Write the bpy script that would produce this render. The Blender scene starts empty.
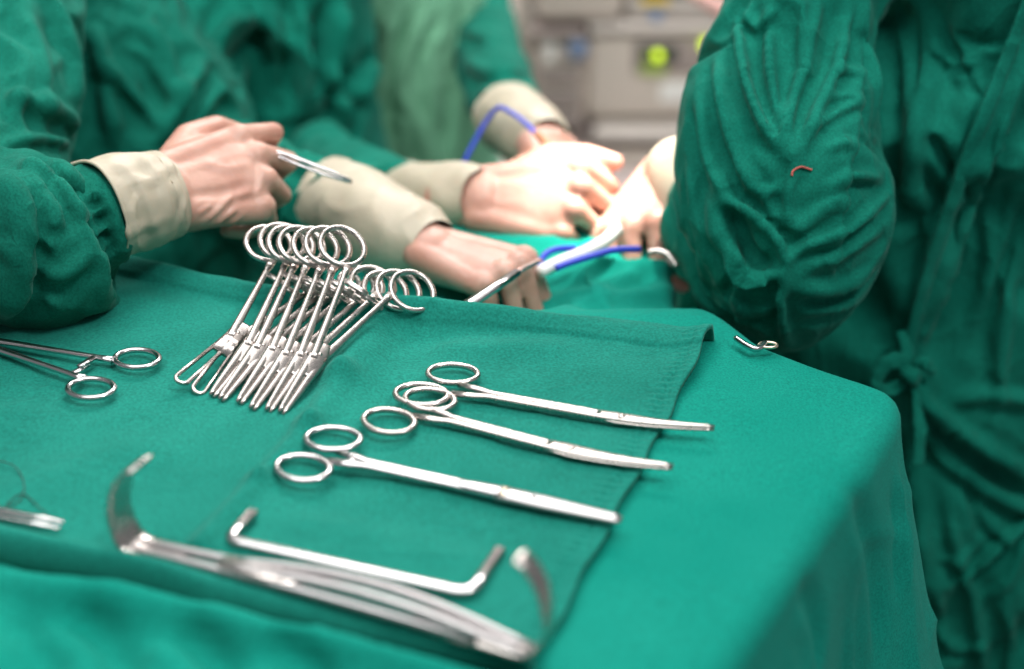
import bpy, bmesh, math, random
import numpy as np
from mathutils import Vector, Matrix
from mathutils.bvhtree import BVHTree

random.seed(7)
SC = bpy.context.scene
COL = SC.collection
PI = math.pi

# ------------------------------------------------------------------ camera
PITCH = math.radians(26.0)
FPX = 1024 * 50 / 36
CAM = Vector((0, 0, 1.34))
FW = Vector((0, math.cos(PITCH), -math.sin(PITCH)))
UP = Vector((0, math.sin(PITCH), math.cos(PITCH)))
RT = Vector((1, 0, 0))
cd = bpy.data.cameras.new('camera')
cd.lens, cd.sensor_width = 50, 36
cd.dof.use_dof = True
cd.dof.focus_distance = 0.96
cd.dof.aperture_fstop = 2.6
cam = bpy.data.objects.new('camera', cd)
cam.location = CAM
cam.rotation_euler = (PI / 2 - PITCH, 0, 0)
COL.objects.link(cam)
SC.camera = cam

# ------------------------------------------------------------------ light
SC.view_settings.view_transform = 'Standard'
SC.view_settings.look = 'None'
SC.view_settings.gamma = 1
SC.view_settings.exposure = 0.0
SC.view_settings.use_curve_mapping = False
w = bpy.data.worlds.new('world')
SC.world = w
w.use_nodes = True
w.node_tree.nodes['Background'].inputs[0].default_value = (0.93, 0.97, 1.0, 1)
w.node_tree.nodes['Background'].inputs[1].default_value = 0.24


def P3(px, py, d):
    """world point seen at picture position px,py at depth d along the viewing axis"""
    return CAM + d * (FW + RT * ((px - 512) / FPX) + UP * ((334.5 - py) / FPX))


def lamp(name, kind, loc, target, energy, color=(1, 1, 1), **kw):
    l = bpy.data.lights.new(name, kind)
    l.energy, l.color = energy, color
    for k, v in kw.items():
        setattr(l, k, v)
    o = bpy.data.objects.new(name, l)
    o.location = loc
    o.rotation_euler = (Vector(target) - Vector(loc)).to_track_quat('-Z', 'Y').to_euler()
    COL.objects.link(o)
    return o


lamp('ceiling_light', 'AREA', (-0.35, 0.85, 2.45), (-0.2, 0.8, 0.9), 32, (1, 0.99, 0.97), shape='RECTANGLE', size=2.0, size_y=1.3)
lamp('ceiling_light', 'AREA', (0.9, 0.2, 2.7), (0.45, 1.1, 0.8), 26, (1, 0.99, 0.97), shape='RECTANGLE', size=0.7, size_y=0.5)
lamp('ceiling_light', 'AREA', (0.4, 3.2, 2.8), (0.4, 3.2, 0), 110, (1, 0.95, 0.92), shape='RECTANGLE', size=2.0, size_y=1.0)
lamp('surgical_or_fill_light', 'SPOT', (0.34, 1.30, 2.5), P3(604, 184, 1.27), 1150, (1, 0.95, 0.86), spot_size=math.radians(5.6), spot_blend=0.85, shadow_soft_size=0.06)  # surgical lamp over the operating field
lamp('surgical_or_fill_light', 'AREA', (-0.5, 0.1, 2.3), (-0.20, 1.98, 0.95), 1.5, (1, 0.97, 0.93), shape='DISK', size=0.4, spread=math.radians(45))  # unseen fill lamp, added to brighten the gowns behind


# ------------------------------------------------------------------ helpers
def T(px, py, z=0.9):
    """world point on the horizontal plane z"""
    d = FW + RT * ((px - 512) / FPX) + UP * ((334.5 - py) / FPX)
    return CAM + d * ((z - CAM.z) / d.z)


def tag(o, label=None, cat=None, group=None, kind=None):
    if label: o['label'] = label
    if cat: o['category'] = cat
    if group: o['group'] = group
    if kind: o['kind'] = kind
    return o


def empty(name, loc=(0, 0, 0), label=None, cat=None, group=None):
    o = bpy.data.objects.new(name, None)
    o.empty_display_size = 0.05
    o.location = loc
    COL.objects.link(o)
    return tag(o, label, cat, group)


def link(name, me, mat=None, parent=None, smooth=True, keep=True):
    """me is a mesh in world coordinates; the parent keeps its own transform"""
    o = bpy.data.objects.new(name, me)
    COL.objects.link(o)
    if mat and not me.materials:
        me.materials.append(mat)
    if smooth:
        me.polygons.foreach_set('use_smooth', [True] * len(me.polygons))
    if parent:
        o.parent = parent
        if keep:
            m = Matrix.Identity(4)
            p = parent
            while p:
                m = Matrix.LocRotScale(p.location, p.rotation_euler, None) @ m
                p = p.parent
            me.transform(m.inverted())
    else:
        origin_to_base(o)
    return o


def origin_to_base(o):
    me = o.data
    if not len(me.vertices):
        return
    co = np.empty(len(me.vertices) * 3)
    me.vertices.foreach_get('co', co)
    co = co.reshape(-1, 3)
    c = Vector(((co[:, 0].min() + co[:, 0].max()) / 2, (co[:, 1].min() + co[:, 1].max()) / 2, co[:, 2].min()))
    me.transform(Matrix.Translation(-c))
    o.location = c


def mesh_of(bm, name='m'):
    me = bpy.data.meshes.new(name)
    bmesh.ops.recalc_face_normals(bm, faces=bm.faces[:])
    bm.to_mesh(me)
    bm.free()
    return me


def catmull(vals, sub):
    v = [np.array(x, float) for x in vals]
    out = []
    n = len(v)
    for i in range(n - 1):
        p0, p1, p2, p3 = v[max(i - 1, 0)], v[i], v[i + 1], v[min(i + 2, n - 1)]
        for k in range(sub):
            t = k / sub
            out.append(0.5 * (2 * p1 + (p2 - p0) * t + (2 * p0 - 5 * p1 + 4 * p2 - p3) * t * t + (3 * p1 - p0 - 3 * p2 + p3) * t ** 3))
    out.append(v[-1])
    return out


def loft(bm, pts, rad, n=28, up=(0, 0, 1), sub=6, caps=True, power=2.0, xf=None):
    """tube through pts; rad = (side radius, up radius) or one number for each point"""
    rad = [(r, r) if not isinstance(r, (tuple, list)) else r for r in rad]
    if sub > 1:
        P, R = catmull(pts, sub), catmull(rad, sub)
    else:
        P, R = [np.array(p, float) for p in pts], [np.array(r, float) for r in rad]
    P = [Vector(p) for p in P]
    up = Vector(up)
    rings = []
    for i, p in enumerate(P):
        t = (P[min(i + 1, len(P) - 1)] - P[max(i - 1, 0)]).normalized()
        s = t.cross(up)
        if s.length < 1e-4:
            s = t.cross(Vector((1, 0, 0)))
        s.normalize()
        b = s.cross(t)
        ring = []
        for k in range(n):
            a = 2 * PI * k / n
            ca, sa = math.cos(a), math.sin(a)
            q = (abs(ca) ** power + abs(sa) ** power) ** (-1 / power) if power != 2 else 1
            v = p + s * (ca * q * R[i][0]) + b * (sa * q * R[i][1])
            ring.append(bm.verts.new(xf @ v if xf else v))
        rings.append(ring)
    for i in range(len(rings) - 1):
        for k in range(n):
            bm.faces.new((rings[i][k], rings[i][(k + 1) % n], rings[i + 1][(k + 1) % n], rings[i + 1][k]))
    if caps:
        bm.faces.new(rings[0][::-1])
        bm.faces.new(rings[-1])
    return rings


def capsule(bm, a, b, ra, rb, n=10):
    """tapered capsule as the convex hull of two spheres"""
    t = bmesh.new()
    for c, r in ((a, ra), (b, rb)):
        c = Vector(c)
        rr = r if isinstance(r, (tuple, list)) else (r, r, r)
        for i in range(n + 1):
            th = PI * i / n
            for k in range(2 * n if 0 < i < n else 1):
                ph = PI * k / n
                t.verts.new(c + Vector((rr[0] * math.sin(th) * math.cos(ph), rr[1] * math.sin(th) * math.sin(ph), rr[2] * math.cos(th))))
    g = bmesh.ops.convex_hull(t, input=t.verts[:])
    for v in [v for v in t.verts if not v.link_faces]:
        t.verts.remove(v)
    m = bpy.data.meshes.new('c')
    t.to_mesh(m)
    t.free()
    bm.from_mesh(m)
    bpy.data.meshes.remove(m)


def fuse(bm, voxel, smooth=4, fac=0.5):
    """union of all closed shells in bm as one continuous skin"""
    me = mesh_of(bm, 'fuse')
    o = bpy.data.objects.new('fuse', me)
    COL.objects.link(o)
    m = o.modifiers.new('r', 'REMESH')
    m.mode, m.voxel_size = 'VOXEL', voxel
    if smooth:
        s = o.modifiers.new('s', 'SMOOTH')
        s.iterations, s.factor = smooth, fac
    bpy.context.view_layer.update()
    dg = bpy.context.evaluated_depsgraph_get()
    out = bpy.data.meshes.new_from_object(o.evaluated_get(dg))
    bpy.data.objects.remove(o)
    bpy.data.meshes.remove(me)
    return out


def modified(me, *mods):
    o = bpy.data.objects.new('t', me)
    COL.objects.link(o)
    for typ, kw in mods:
        m = o.modifiers.new('m', typ)
        for k, v in kw.items():
            setattr(m, k, v)
    bpy.context.view_layer.update()
    dg = bpy.context.evaluated_depsgraph_get()
    out = bpy.data.meshes.new_from_object(o.evaluated_get(dg))
    bpy.data.objects.remove(o)
    bpy.data.meshes.remove(me)
    return out


def get_co(me):
    a = np.empty(len(me.vertices) * 3)
    me.vertices.foreach_get('co', a)
    return a.reshape(-1, 3)


def get_no(me):
    a = np.empty(len(me.vertices) * 3, dtype=np.float32)
    me.vertex_normals.foreach_get('vector', a)
    return a.reshape(-1, 3).astype(float)


def set_co(me, co):
    me.vertices.foreach_set('co', co.ravel())
    me.update()


def _h(i, j, k, s):
    n = (i * 73856093) ^ (j * 19349663) ^ (k * 83492791) ^ (s * 2654435)
    n = (n ^ (n >> 13)) * 1274126177 & 0x7fffffff
    n = (n ^ (n >> 16)) * 668265263 & 0x7fffffff
    return (n & 0xffff) / 32767.5 - 1.0


def noise(p, seed=0):
    p = p + 1000.0
    f = np.floor(p).astype(np.int64)
    t = p - f
    t = t * t * t * (t * (t * 6 - 15) + 10)
    i, j, k = f.T
    r = 0
    for a in (0, 1):
        for b in (0, 1):
            for c in (0, 1):
                wgt = (t[:, 0] if a else 1 - t[:, 0]) * (t[:, 1] if b else 1 - t[:, 1]) * (t[:, 2] if c else 1 - t[:, 2])
                r = r + wgt * _h(i + a, j + b, k + c, seed)
    return r


def warp(p, sc, amt, seed):
    q = p * sc
    return p + amt * np.stack([noise(q, seed + 11), noise(q, seed + 12), noise(q, seed + 13)], 1)


def ridged(p, seed=0):
    return (1 - np.abs(noise(p, seed)) * 1.6).clip(0, 1) ** 3.2


def seg_dist(co, poly):
    """distance, side vector and arc fraction of every vertex to a 3D polyline"""
    best = np.full(len(co), 1e9)
    off = np.zeros_like(co)
    tan = np.zeros_like(co)
    fr = np.zeros(len(co))
    L = [0.0]
    for a, b in zip(poly[:-1], poly[1:]):
        L.append(L[-1] + np.linalg.norm(b - a))
    for i, (a, b) in enumerate(zip(poly[:-1], poly[1:])):
        ab = b - a
        l2 = ab @ ab + 1e-12
        t = (((co - a) @ ab) / l2).clip(0, 1)
        q = co - (a + t[:, None] * ab)
        d = np.sqrt((q * q).sum(1))
        m = d < best
        best[m] = d[m]
        off[m] = q[m]
        tan[m] = ab / math.sqrt(l2)
        fr[m] = (L[i] + t[m] * math.sqrt(l2)) / L[-1]
    return best, off, tan, fr


def fold(me, folds, k=1.0):
    """press cloth folds into a world-space mesh.  each fold = (picture polyline, height, width[, skew]);
    the line is dropped on to the cloth by ray cast and the fold follows it there in 3D"""
    bm = bmesh.new()
    bm.from_mesh(me)
    bvh = BVHTree.FromBMesh(bm)
    bm.free()
    co, no = get_co(me), get_no(me)
    disp = np.zeros(len(co))
    for f in folds:
        line, amp, wid = f[0], f[1], f[2]
        skew = f[3] if len(f) > 3 else 1.0
        pts2 = catmull(line, 4) if len(line) > 2 else [np.array(line[0], float) * (1 - t) + np.array(line[1], float) * t for t in np.linspace(0, 1, 5)]
        poly = []
        for p in pts2:
            d = (P3(p[0], p[1], 1.0) - CAM).normalized()
            h = bvh.ray_cast(CAM, d)
            if h[0] is not None and (not poly or np.linalg.norm(np.array(h[0]) - poly[-1]) < 0.12):
                poly.append(np.array(h[0]))
        if len(poly) < 2:
            continue
        ext = wid * (4 if len(f) < 5 else 3 * f[4])
        lo, hi = np.min(poly, 0) - ext, np.max(poly, 0) + ext
        m = np.where(((co > lo) & (co < hi)).all(1))[0]
        if not len(m):
            continue
        d, off, tan, fr = seg_dist(co[m], poly)
        side = np.sign((np.cross(tan, no[m]) * off).sum(1))
        s = d * side / wid
        endf = np.minimum(1, np.minimum(fr, 1 - fr) / 0.22 + 0.05)
        ss = np.where(s > 0, s * 1.0, s * 1.0)
        prof = np.exp(-ss ** 2) - 0.55 * skew * np.exp(-((ss - 1.7) / 1.1) ** 2) - 0.25 * np.exp(-((ss + 1.9) / 1.3) ** 2)
        if len(f) > 4:      # overlapped edge: one side stands proud and fades away from the edge
            prof = 1 / (1 + np.exp(-s * 3.0)) * np.exp(-np.maximum(s, 0) / f[4]) - 0.4 * np.exp(-((s + 1.0) / 0.8) ** 2)
            prof = np.where(d > wid * f[4] * 3, 0, prof)
        else:
            prof = np.where(d > wid * 4.0, 0, prof)
        disp[m] += 1.3 * k * amp * prof * endf
    set_co(me, co + no * disp[:, None])


def crumple(me, amp, scale, seed, stretch=(1, 1, 1), amp2=0.0, mask=None):
    co, no = get_co(me), get_no(me)
    p = warp(co, 1.0 / (scale * 2), scale * 0.8, seed) / scale * np.array(stretch)
    d = amp * (ridged(p, seed) - 0.35) + amp * 0.5 * (ridged(p * 2.1 + 3.7, seed + 3) - 0.35)
    d += amp * 0.8 * noise(p * 0.45, seed + 5)
    if amp2:
        d += amp2 * noise(co / 0.006, seed + 7)
    if mask is not None:
        d *= mask(co)
    set_co(me, co + no * d[:, None])


def on(me, pts, off=0.002):
    """points on a world-space mesh under the given picture positions, lifted by off"""
    bm = bmesh.new(); bm.from_mesh(me)
    bvh = BVHTree.FromBMesh(bm); bm.free()
    out = []
    for px, py in pts:
        d = (P3(px, py, 1.0) - CAM).normalized()
        h = bvh.ray_cast(CAM, d)
        if h[0] is not None:
            out.append(h[0] - d * off)
    return out


def rumple(me, grow=0.12, frames=28, hold=0.1, bend=5.0, stiff=15.0, grav=0.0):
    """let the cloth buckle: it is a little too large for the shape it hangs on, so it wrinkles by itself"""
    o = bpy.data.objects.new('cloth_shape', me)
    COL.objects.link(o)
    vg = o.vertex_groups.new(name='hold')
    vg.add(range(len(me.vertices)), hold, 'REPLACE')
    m = o.modifiers.new('c', 'CLOTH')
    st = m.settings
    st.quality, st.mass, st.air_damping = 5, 0.3, 3
    st.tension_stiffness = st.compression_stiffness = stiff
    st.shear_stiffness, st.bending_stiffness = stiff * 0.6, bend
    st.tension_damping = st.compression_damping = st.shear_damping = 5
    st.vertex_group_mass, st.pin_stiffness = 'hold', 1.0
    st.shrink_min = -grow
    st.effector_weights.gravity = grav
    m.collision_settings.use_collision = m.collision_settings.use_self_collision = False
    m.point_cache.frame_start, m.point_cache.frame_end = 1, frames
    for f in range(1, frames + 1):
        SC.frame_set(f)
    dg = bpy.context.evaluated_depsgraph_get()
    out = bpy.data.meshes.new_from_object(o.evaluated_get(dg))
    bpy.data.objects.remove(o)
    bpy.data.meshes.remove(me)
    SC.frame_set(1)
    return modified(out, ('SUBSURF', dict(levels=1)))


# ------------------------------------------------------------------ materials
def nodes(name):
    m = bpy.data.materials.new(name)
    m.use_nodes = True
    nt = m.node_tree
    return m, nt, nt.nodes['Principled BSDF']


def cloth(name, col, weave=900, sheen=0.15, rough=0.9, bump=0.25, var=0.12, crinkle=0.0, fade=None):
    m, nt, b = nodes(name)
    N, L = nt.nodes, nt.links
    tc = N.new('ShaderNodeTexCoord')
    b.inputs['Roughness'].default_value = rough
    b.inputs['Specular IOR Level'].default_value = 0.08
    b.inputs['Sheen Weight'].default_value = sheen
    b.inputs['Sheen Roughness'].default_value = 0.4
    b.inputs['Sheen Tint'].default_value = (0.55, 0.95, 0.85, 1)
    n1 = N.new('ShaderNodeTexNoise'); n1.inputs['Scale'].default_value = 14; n1.inputs['Detail'].default_value = 8
    n2 = N.new('ShaderNodeTexNoise'); n2.inputs['Scale'].default_value = weave; n2.inputs['Detail'].default_value = 2
    for n in (n1, n2):
        L.new(tc.outputs['Object'], n.inputs['Vector'])
    ramp = N.new('ShaderNodeValToRGB')
    c0 = [c * (1 - var) for c in col]
    c1 = fade or [min(1, c * (1 + var) + 0.004) for c in col]
    ramp.color_ramp.elements[0].color = (*c0, 1); ramp.color_ramp.elements[0].position = 0.3
    ramp.color_ramp.elements[1].color = (*c1, 1); ramp.color_ramp.elements[1].position = 0.72
    L.new(n1.outputs[0], ramp.inputs[0])
    mx = N.new('ShaderNodeMix'); mx.data_type = 'RGBA'; mx.blend_type = 'MULTIPLY'
    mx.inputs[0].default_value = 0.6
    r2 = N.new('ShaderNodeMapRange'); r2.inputs[1].default_value = 0.3; r2.inputs[2].default_value = 0.7; r2.inputs[3].default_value = 0.6; r2.inputs[4].default_value = 1.3
    L.new(n2.outputs[0], r2.inputs[0])
    L.new(ramp.outputs[0], mx.inputs[6]); L.new(r2.outputs[0], mx.inputs[7])
    L.new(mx.outputs[2], b.inputs['Base Color'])
    bp = N.new('ShaderNodeBump'); bp.inputs['Strength'].default_value = bump; bp.inputs['Distance'].default_value = 0.0006
    L.new(n2.outputs[0], bp.inputs['Height'])
    last = bp
    if crinkle:
        def mth(op, *a):
            q = N.new('ShaderNodeMath'); q.operation = op
            for i, x in enumerate(a):
                if isinstance(x, (int, float)): q.inputs[i].default_value = x
                else: L.new(x, q.inputs[i])
            return q.outputs[0]
        last = bp
        mp = N.new('ShaderNodeMapping'); mp.inputs['Scale'].default_value = (1, 1, 0.55); mp.inputs['Rotation'].default_value = (0.3, 0.35, 0)
        L.new(tc.outputs['Object'], mp.inputs[0])
        wn = N.new('ShaderNodeTexNoise'); wn.inputs['Scale'].default_value = 9; wn.inputs['Detail'].default_value = 2
        L.new(mp.outputs[0], wn.inputs['Vector'])
        wv = N.new('ShaderNodeVectorMath'); wv.operation = 'MULTIPLY_ADD'
        wv.inputs[1].default_value = (0.11, 0.11, 0.11)
        L.new(wn.outputs['Color'], wv.inputs[0]); L.new(mp.outputs[0], wv.inputs[2])
        for sc_, dist, wid in ((13, 0.0075, 0.20), (31, 0.0030, 0.22)):
            vo = N.new('ShaderNodeTexVoronoi'); vo.feature = 'DISTANCE_TO_EDGE'; vo.inputs['Scale'].default_value = sc_
            L.new(wv.outputs[0], vo.inputs['Vector'])
            gt = N.new('ShaderNodeTexNoise'); gt.inputs['Scale'].default_value = sc_ * 0.9; gt.inputs['Detail'].default_value = 1
            L.new(tc.outputs['Object'], gt.inputs['Vector'])
            gate = N.new('ShaderNodeMapRange'); gate.interpolation_type = 'SMOOTHSTEP'; gate.inputs[1].default_value = 0.38; gate.inputs[2].default_value = 0.62
            L.new(gt.outputs[0], gate.inputs[0])
            edge = mth('POWER', mth('MAXIMUM', mth('SUBTRACT', 1.0, mth('DIVIDE', vo.outputs['Distance'], wid)), 0.0), 1.6)
            hgt = mth('ADD', mth('MULTIPLY', edge, gate.outputs[0]), mth('MULTIPLY', gt.outputs[0], 0.9))
            b2 = N.new('ShaderNodeBump'); b2.inputs['Strength'].default_value = crinkle; b2.inputs['Distance'].default_value = dist
            L.new(hgt, b2.inputs['Height']); L.new(last.outputs[0], b2.inputs['Normal'])
            last = b2
    L.new(last.outputs[0], b.inputs['Normal'])
    return m


def plain(name, col, rough=0.5, metal=0.0, emit=0.0, **kw):
    m, nt, b = nodes(name)
    b.inputs['Base Color'].default_value = (*col, 1)
    b.inputs['Roughness'].default_value = rough
    b.inputs['Metallic'].default_value = metal
    if emit:
        b.inputs['Emission Color'].default_value = (*col, 1)
        b.inputs['Emission Strength'].default_value = emit
    N, L = nt.nodes, nt.links
    n = N.new('ShaderNodeTexNoise'); n.inputs['Scale'].default_value = kw.get('scale', 60); n.inputs['Detail'].default_value = 5
    tc = N.new('ShaderNodeTexCoord'); L.new(tc.outputs['Object'], n.inputs['Vector'])
    mr = N.new('ShaderNodeMapRange'); mr.inputs[3].default_value = max(0.02, rough - kw.get('rv', 0.08)); mr.inputs[4].default_value = min(1, rough + kw.get('rv', 0.08))
    L.new(n.outputs[0], mr.inputs[0]); L.new(mr.outputs[0], b.inputs['Roughness'])
    if kw.get('bump'):
        bp = N.new('ShaderNodeBump'); bp.inputs['Strength'].default_value = kw['bump']; bp.inputs['Distance'].default_value = kw.get('dist', 0.002)
        L.new(n.outputs[0], bp.inputs['Height']); L.new(bp.outputs[0], b.inputs['Normal'])
    return m


def glove_mat(name, col, col2, sss=0.25, rough=0.42, scale=30):
    m, nt, b = nodes(name)
    N, L = nt.nodes, nt.links
    tc = N.new('ShaderNodeTexCoord')
    n = N.new('ShaderNodeTexNoise'); n.inputs['Scale'].default_value = scale; n.inputs['Detail'].default_value = 4
    L.new(tc.outputs['Object'], n.inputs['Vector'])
    r = N.new('ShaderNodeValToRGB')
    r.color_ramp.elements[0].color = (*col, 1); r.color_ramp.elements[0].position = 0.35
    r.color_ramp.elements[1].color = (*col2, 1); r.color_ramp.elements[1].position = 0.7
    L.new(n.outputs[0], r.inputs[0]); L.new(r.outputs[0], b.inputs['Base Color'])
    b.inputs['Roughness'].default_value = rough
    b.inputs['Subsurface Weight'].default_value = sss
    b.inputs['Subsurface Radius'].default_value = (1, 0.35, 0.2)
    b.inputs['Subsurface Scale'].default_value = 0.006
    n2 = N.new('ShaderNodeTexNoise'); n2.inputs['Scale'].default_value = 55; n2.inputs['Detail'].default_value = 3; n2.inputs['Distortion'].default_value = 1.5
    L.new(tc.outputs['Object'], n2.inputs['Vector'])
    bp = N.new('ShaderNodeBump'); bp.inputs['Strength'].default_value = 0.25; bp.inputs['Distance'].default_value = 0.003
    L.new(n2.outputs[0], bp.inputs['Height']); L.new(bp.outputs[0], b.inputs['Normal'])
    return m


M = {}
M['drape'] = cloth('green_drape_cloth', (0.002, 0.215, 0.162), weave=700, bump=0.25, var=0.06, sheen=0.04)
M['towel'] = cloth('green_towel_cloth', (0.007, 0.178, 0.136), weave=520, bump=0.5, var=0.16, sheen=0.12)
M['gown'] = cloth('green_gown_cloth', (0.003, 0.148, 0.103), weave=600, bump=0.2, var=0.2, sheen=0.07, crinkle=0.35)
M['gown_left'] = cloth('green_gown_cloth_soft', (0.0035, 0.132, 0.092), weave=600, bump=0.2, var=0.2, sheen=0.07, crinkle=0.3)
M['gown_pale'] = cloth('pale_lightened_gown_cloth', (0.17, 0.42, 0.265), weave=1000, bump=0.2, var=0.15, sheen=0.2, crinkle=0.4)  # pale cloth, colour lightened further to stand in for frontal light
M['glove'] = glove_mat('gloved_skin', (0.45, 0.225, 0.170), (0.56, 0.335, 0.265))
M['cuff'] = glove_mat('latex_cuff', (0.43, 0.375, 0.285), (0.51, 0.455, 0.355), sss=0.1, rough=0.5, scale=18)
M['steel'] = plain('surgical_steel', (0.56, 0.545, 0.55), 0.22, 1.0, rv=0.06, scale=90)
M['steel_worn'] = plain('worn_surgical_steel', (0.52, 0.475, 0.45), 0.28, 1.0, rv=0.10, scale=140)
M['steel_matte'] = plain('matte_steel', (0.48, 0.46, 0.465), 0.42, 1.0, rv=0.08, scale=140)
M['pale_gold'] = plain('pale_gold_metal', (0.80, 0.66, 0.52), 0.35, 1.0)
M['blue'] = plain('blue_cable', (0.02, 0.05, 0.55), 0.4)
M['thread'] = plain('dark_thread', (0.02, 0.06, 0.05), 0.8)
M['red'] = plain('red_thread', (0.45, 0.10, 0.08), 0.8)
M['white'] = plain('white_plastic', (0.85, 0.83, 0.80), 0.4)
M['floor'] = plain('vinyl_floor', (0.42, 0.37, 0.36), 0.4, scale=8)
M['wall'] = plain('painted_wall', (0.66, 0.58, 0.53), 0.8, scale=20)

# ------------------------------------------------------------------ room
def box(bm, lo, hi, xf=None):
    v = [bm.verts.new((xf or Matrix()) @ Vector((x, y, z))) for z in (lo[2], hi[2]) for y in (lo[1], hi[1]) for x in (lo[0], hi[0])]
    for f in ((0, 2, 3, 1), (4, 5, 7, 6), (0, 1, 5, 4), (2, 6, 7, 3), (0, 4, 6, 2), (1, 3, 7, 5)):
        bm.faces.new([v[i] for i in f])


def rbox(lo, hi, r=0.01, seg=3, xf=None):
    bm = bmesh.new()
    box(bm, lo, hi)
    bmesh.ops.bevel(bm, geom=bm.edges[:], offset=r, segments=seg, affect='EDGES', profile=0.5)
    if xf:
        bm.transform(xf)
    return mesh_of(bm)


def struct(name, lo, hi, mat):
    bm = bmesh.new(); box(bm, lo, hi)
    return tag(link(name, mesh_of(bm), mat, smooth=False), kind='structure')


struct('floor', (-4, -2, -0.1), (4, 5.2, 0), M['floor'])
struct('wall_back', (-4, 5.0, 0), (4, 5.2, 3), M['wall'])

# ------------------------------------------------------------------ draped table
ANG = math.radians(-18)
E1 = Vector((math.cos(ANG), math.sin(ANG), 0))
E2 = Vector((-math.sin(ANG), math.cos(ANG), 0))


def smooth01(t):
    t = np.clip(t, 0, 1)
    return t * t * (3 - 2 * t)


def make_drape():
    out = [(0.243, 0.812), (0.085, 0.539), (0.0, 0.394), (-0.06, 0.30), (-0.35, 0.38), (-0.72, 0.52), (-0.84, 0.80), (-0.70, 1.15), (-0.55, 1.11), (-0.33, 1.035), (-0.15, 0.975), (-0.15, 1.10), (-0.13, 1.22), (-0.04, 1.30), (0.05, 1.30), (0.12, 1.22), (0.122, 1.10), (0.126, 1.02), (0.139, 0.94), (0.163, 0.885), (0.203, 0.846)]
    c = np.array((-0.05, 0.82))
    # dense outline, corners rounded by averaging
    pts = []
    for i in range(len(out)):
        a, b = np.array(out[i]), np.array(out[(i + 1) % len(out)])
        for t in np.linspace(0, 1, 24, endpoint=False):
            pts.append(a + (b - a) * t)
    pts = np.array(pts)
    for _ in range(14):
        pts = (np.roll(pts, 1, 0) + 2 * pts + np.roll(pts, -1, 0)) / 4
    # resample by angle
    n = 640
    ln = np.r_[0, np.cumsum(np.linalg.norm(np.roll(pts, -1, 0) - pts, axis=1))]
    ps = np.vstack([pts, pts[:1]])
    s = np.linspace(0, ln[-1], n, endpoint=False)
    pts = np.stack([np.interp(s, ln, ps[:, 0]), np.interp(s, ln, ps[:, 1])], 1)
    tg = np.roll(pts, -1, 0) - np.roll(pts, 1, 0)
    tg /= np.linalg.norm(tg, axis=1)[:, None]
    nr = np.stack([-tg[:, 1], tg[:, 0]], 1)
    if ((pts - c) * nr).sum() < 0:
        nr = -nr
    for _ in range(10):
        nr = (np.roll(nr, 1, 0) + nr + np.roll(nr, -1, 0)); nr /= np.linalg.norm(nr, axis=1)[:, None]
    V, NR = [], []
    for k in range(120):
        f = (k + 0.5) / 120
        p = c + (pts - c) * f
        V.append(np.c_[p, np.zeros(n)]); NR.append(np.zeros((n, 2)))
    R = 0.017
    per = s
    for k in range(0, 100):
        a = 0.65 * (k / 99) ** 1.25
        th = min(a / R, PI / 2 - 0.16)
        dz = -R * (1 - math.cos(th)); dx = R * math.sin(th)
        rest = max(0, a - R * (PI / 2 - 0.16))
        wave = 0.5 + 0.5 * np.sin(per * 26 + 1.5 * np.sin(per * 7))
        sl = 0.05 + 0.11 * wave * min(1, rest / 0.25)
        ang_c = np.exp(-(((pts - np.array((0.243, 0.812))) ** 2).sum(1)) / 0.010)
        sl = sl + 0.07 * ang_c
        off = dx + rest * sl
        V.append(np.c_[pts + nr * off[:, None] if isinstance(off, np.ndarray) else pts + nr * off, np.full(n, dz - rest * 0.97)])
        NR.append(nr)
    V = np.vstack(V)
    rows = 220
    faces = []
    for i in range(rows - 1):
        a = i * n
        for k in range(n):
            k2 = (k + 1) % n
            faces.append((a + k, a + k2, a + n + k2, a + n + k))
    V = np.vstack([V, [c[0], c[1], 0]])
    for k in range(n):
        faces.append((len(V) - 1, (k + 1) % n, k))
    x, y = V[:, 0], V[:, 1]
    z = V[:, 2] + 0.9
    # patient region: a shallow dip behind the stand and a rise to the operating field
    t = smooth01((y - 0.93 - 0.0 * x) / 0.12)
    z -= 0.045 * t * (1 - 0.35 * smooth01((y - 1.03) / 0.15))
    # groove in front of the towel and the bunched ridge before it
    A, B = np.array(T(40, 566))[:2], np.array(T(520, 672))[:2]
    ab = B - A; L = np.linalg.norm(ab); ab = ab / L
    al = ((V[:, :2] - A) @ ab); pe = (V[:, 0] - A[0]) * ab[1] - (V[:, 1] - A[1]) * ab[0]
    pe = pe + 0.0025 * np.sin(al * 9)
    fade = smooth01((al + 0.02) / 0.10) * smooth01((L + 0.02 - al) / 0.10)
    z += -0.040 * np.exp(-(pe / 0.010) ** 2) * fade
    z += 0.016 * np.exp(-((pe - 0.0195) / 0.010) ** 2) * (0.5 + 0.5 * fade) * (V[:, 2] > -0.02)
    V[:, 2] = z
    me = bpy.data.meshes.new('drape')
    me.from_pydata(V.tolist(), [], faces)
    me.update()
    bm = bmesh.new(); bm.from_mesh(me); bmesh.ops.recalc_face_normals(bm, faces=bm.faces[:]); bm.to_mesh(me); bm.free()
    co = get_co(me)
    no = get_no(me)
    if no[len(co) - 1][2] < 0:
        me.flip_normals(); no = get_no(me)
    side = smooth01((0.89 - co[:, 2]) / 0.1) * smooth01((1.0 - co[:, 1]) / 0.1)
    d = 0.0025 * noise(co * np.array((9, 9, 5)), 4) + side * 0.012 * noise(co * np.array((14, 14, 4)), 9) + side * 0.004 * ridged(co * np.array((22, 22, 9)), 3)
    pat = smooth01((co[:, 1] - 0.98) / 0.1)
    d += pat * (0.010 * (ridged(warp(co, 8, 0.05, 2) * 9, 6) - 0.4))
    set_co(me, co + no * d[:, None])
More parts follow.
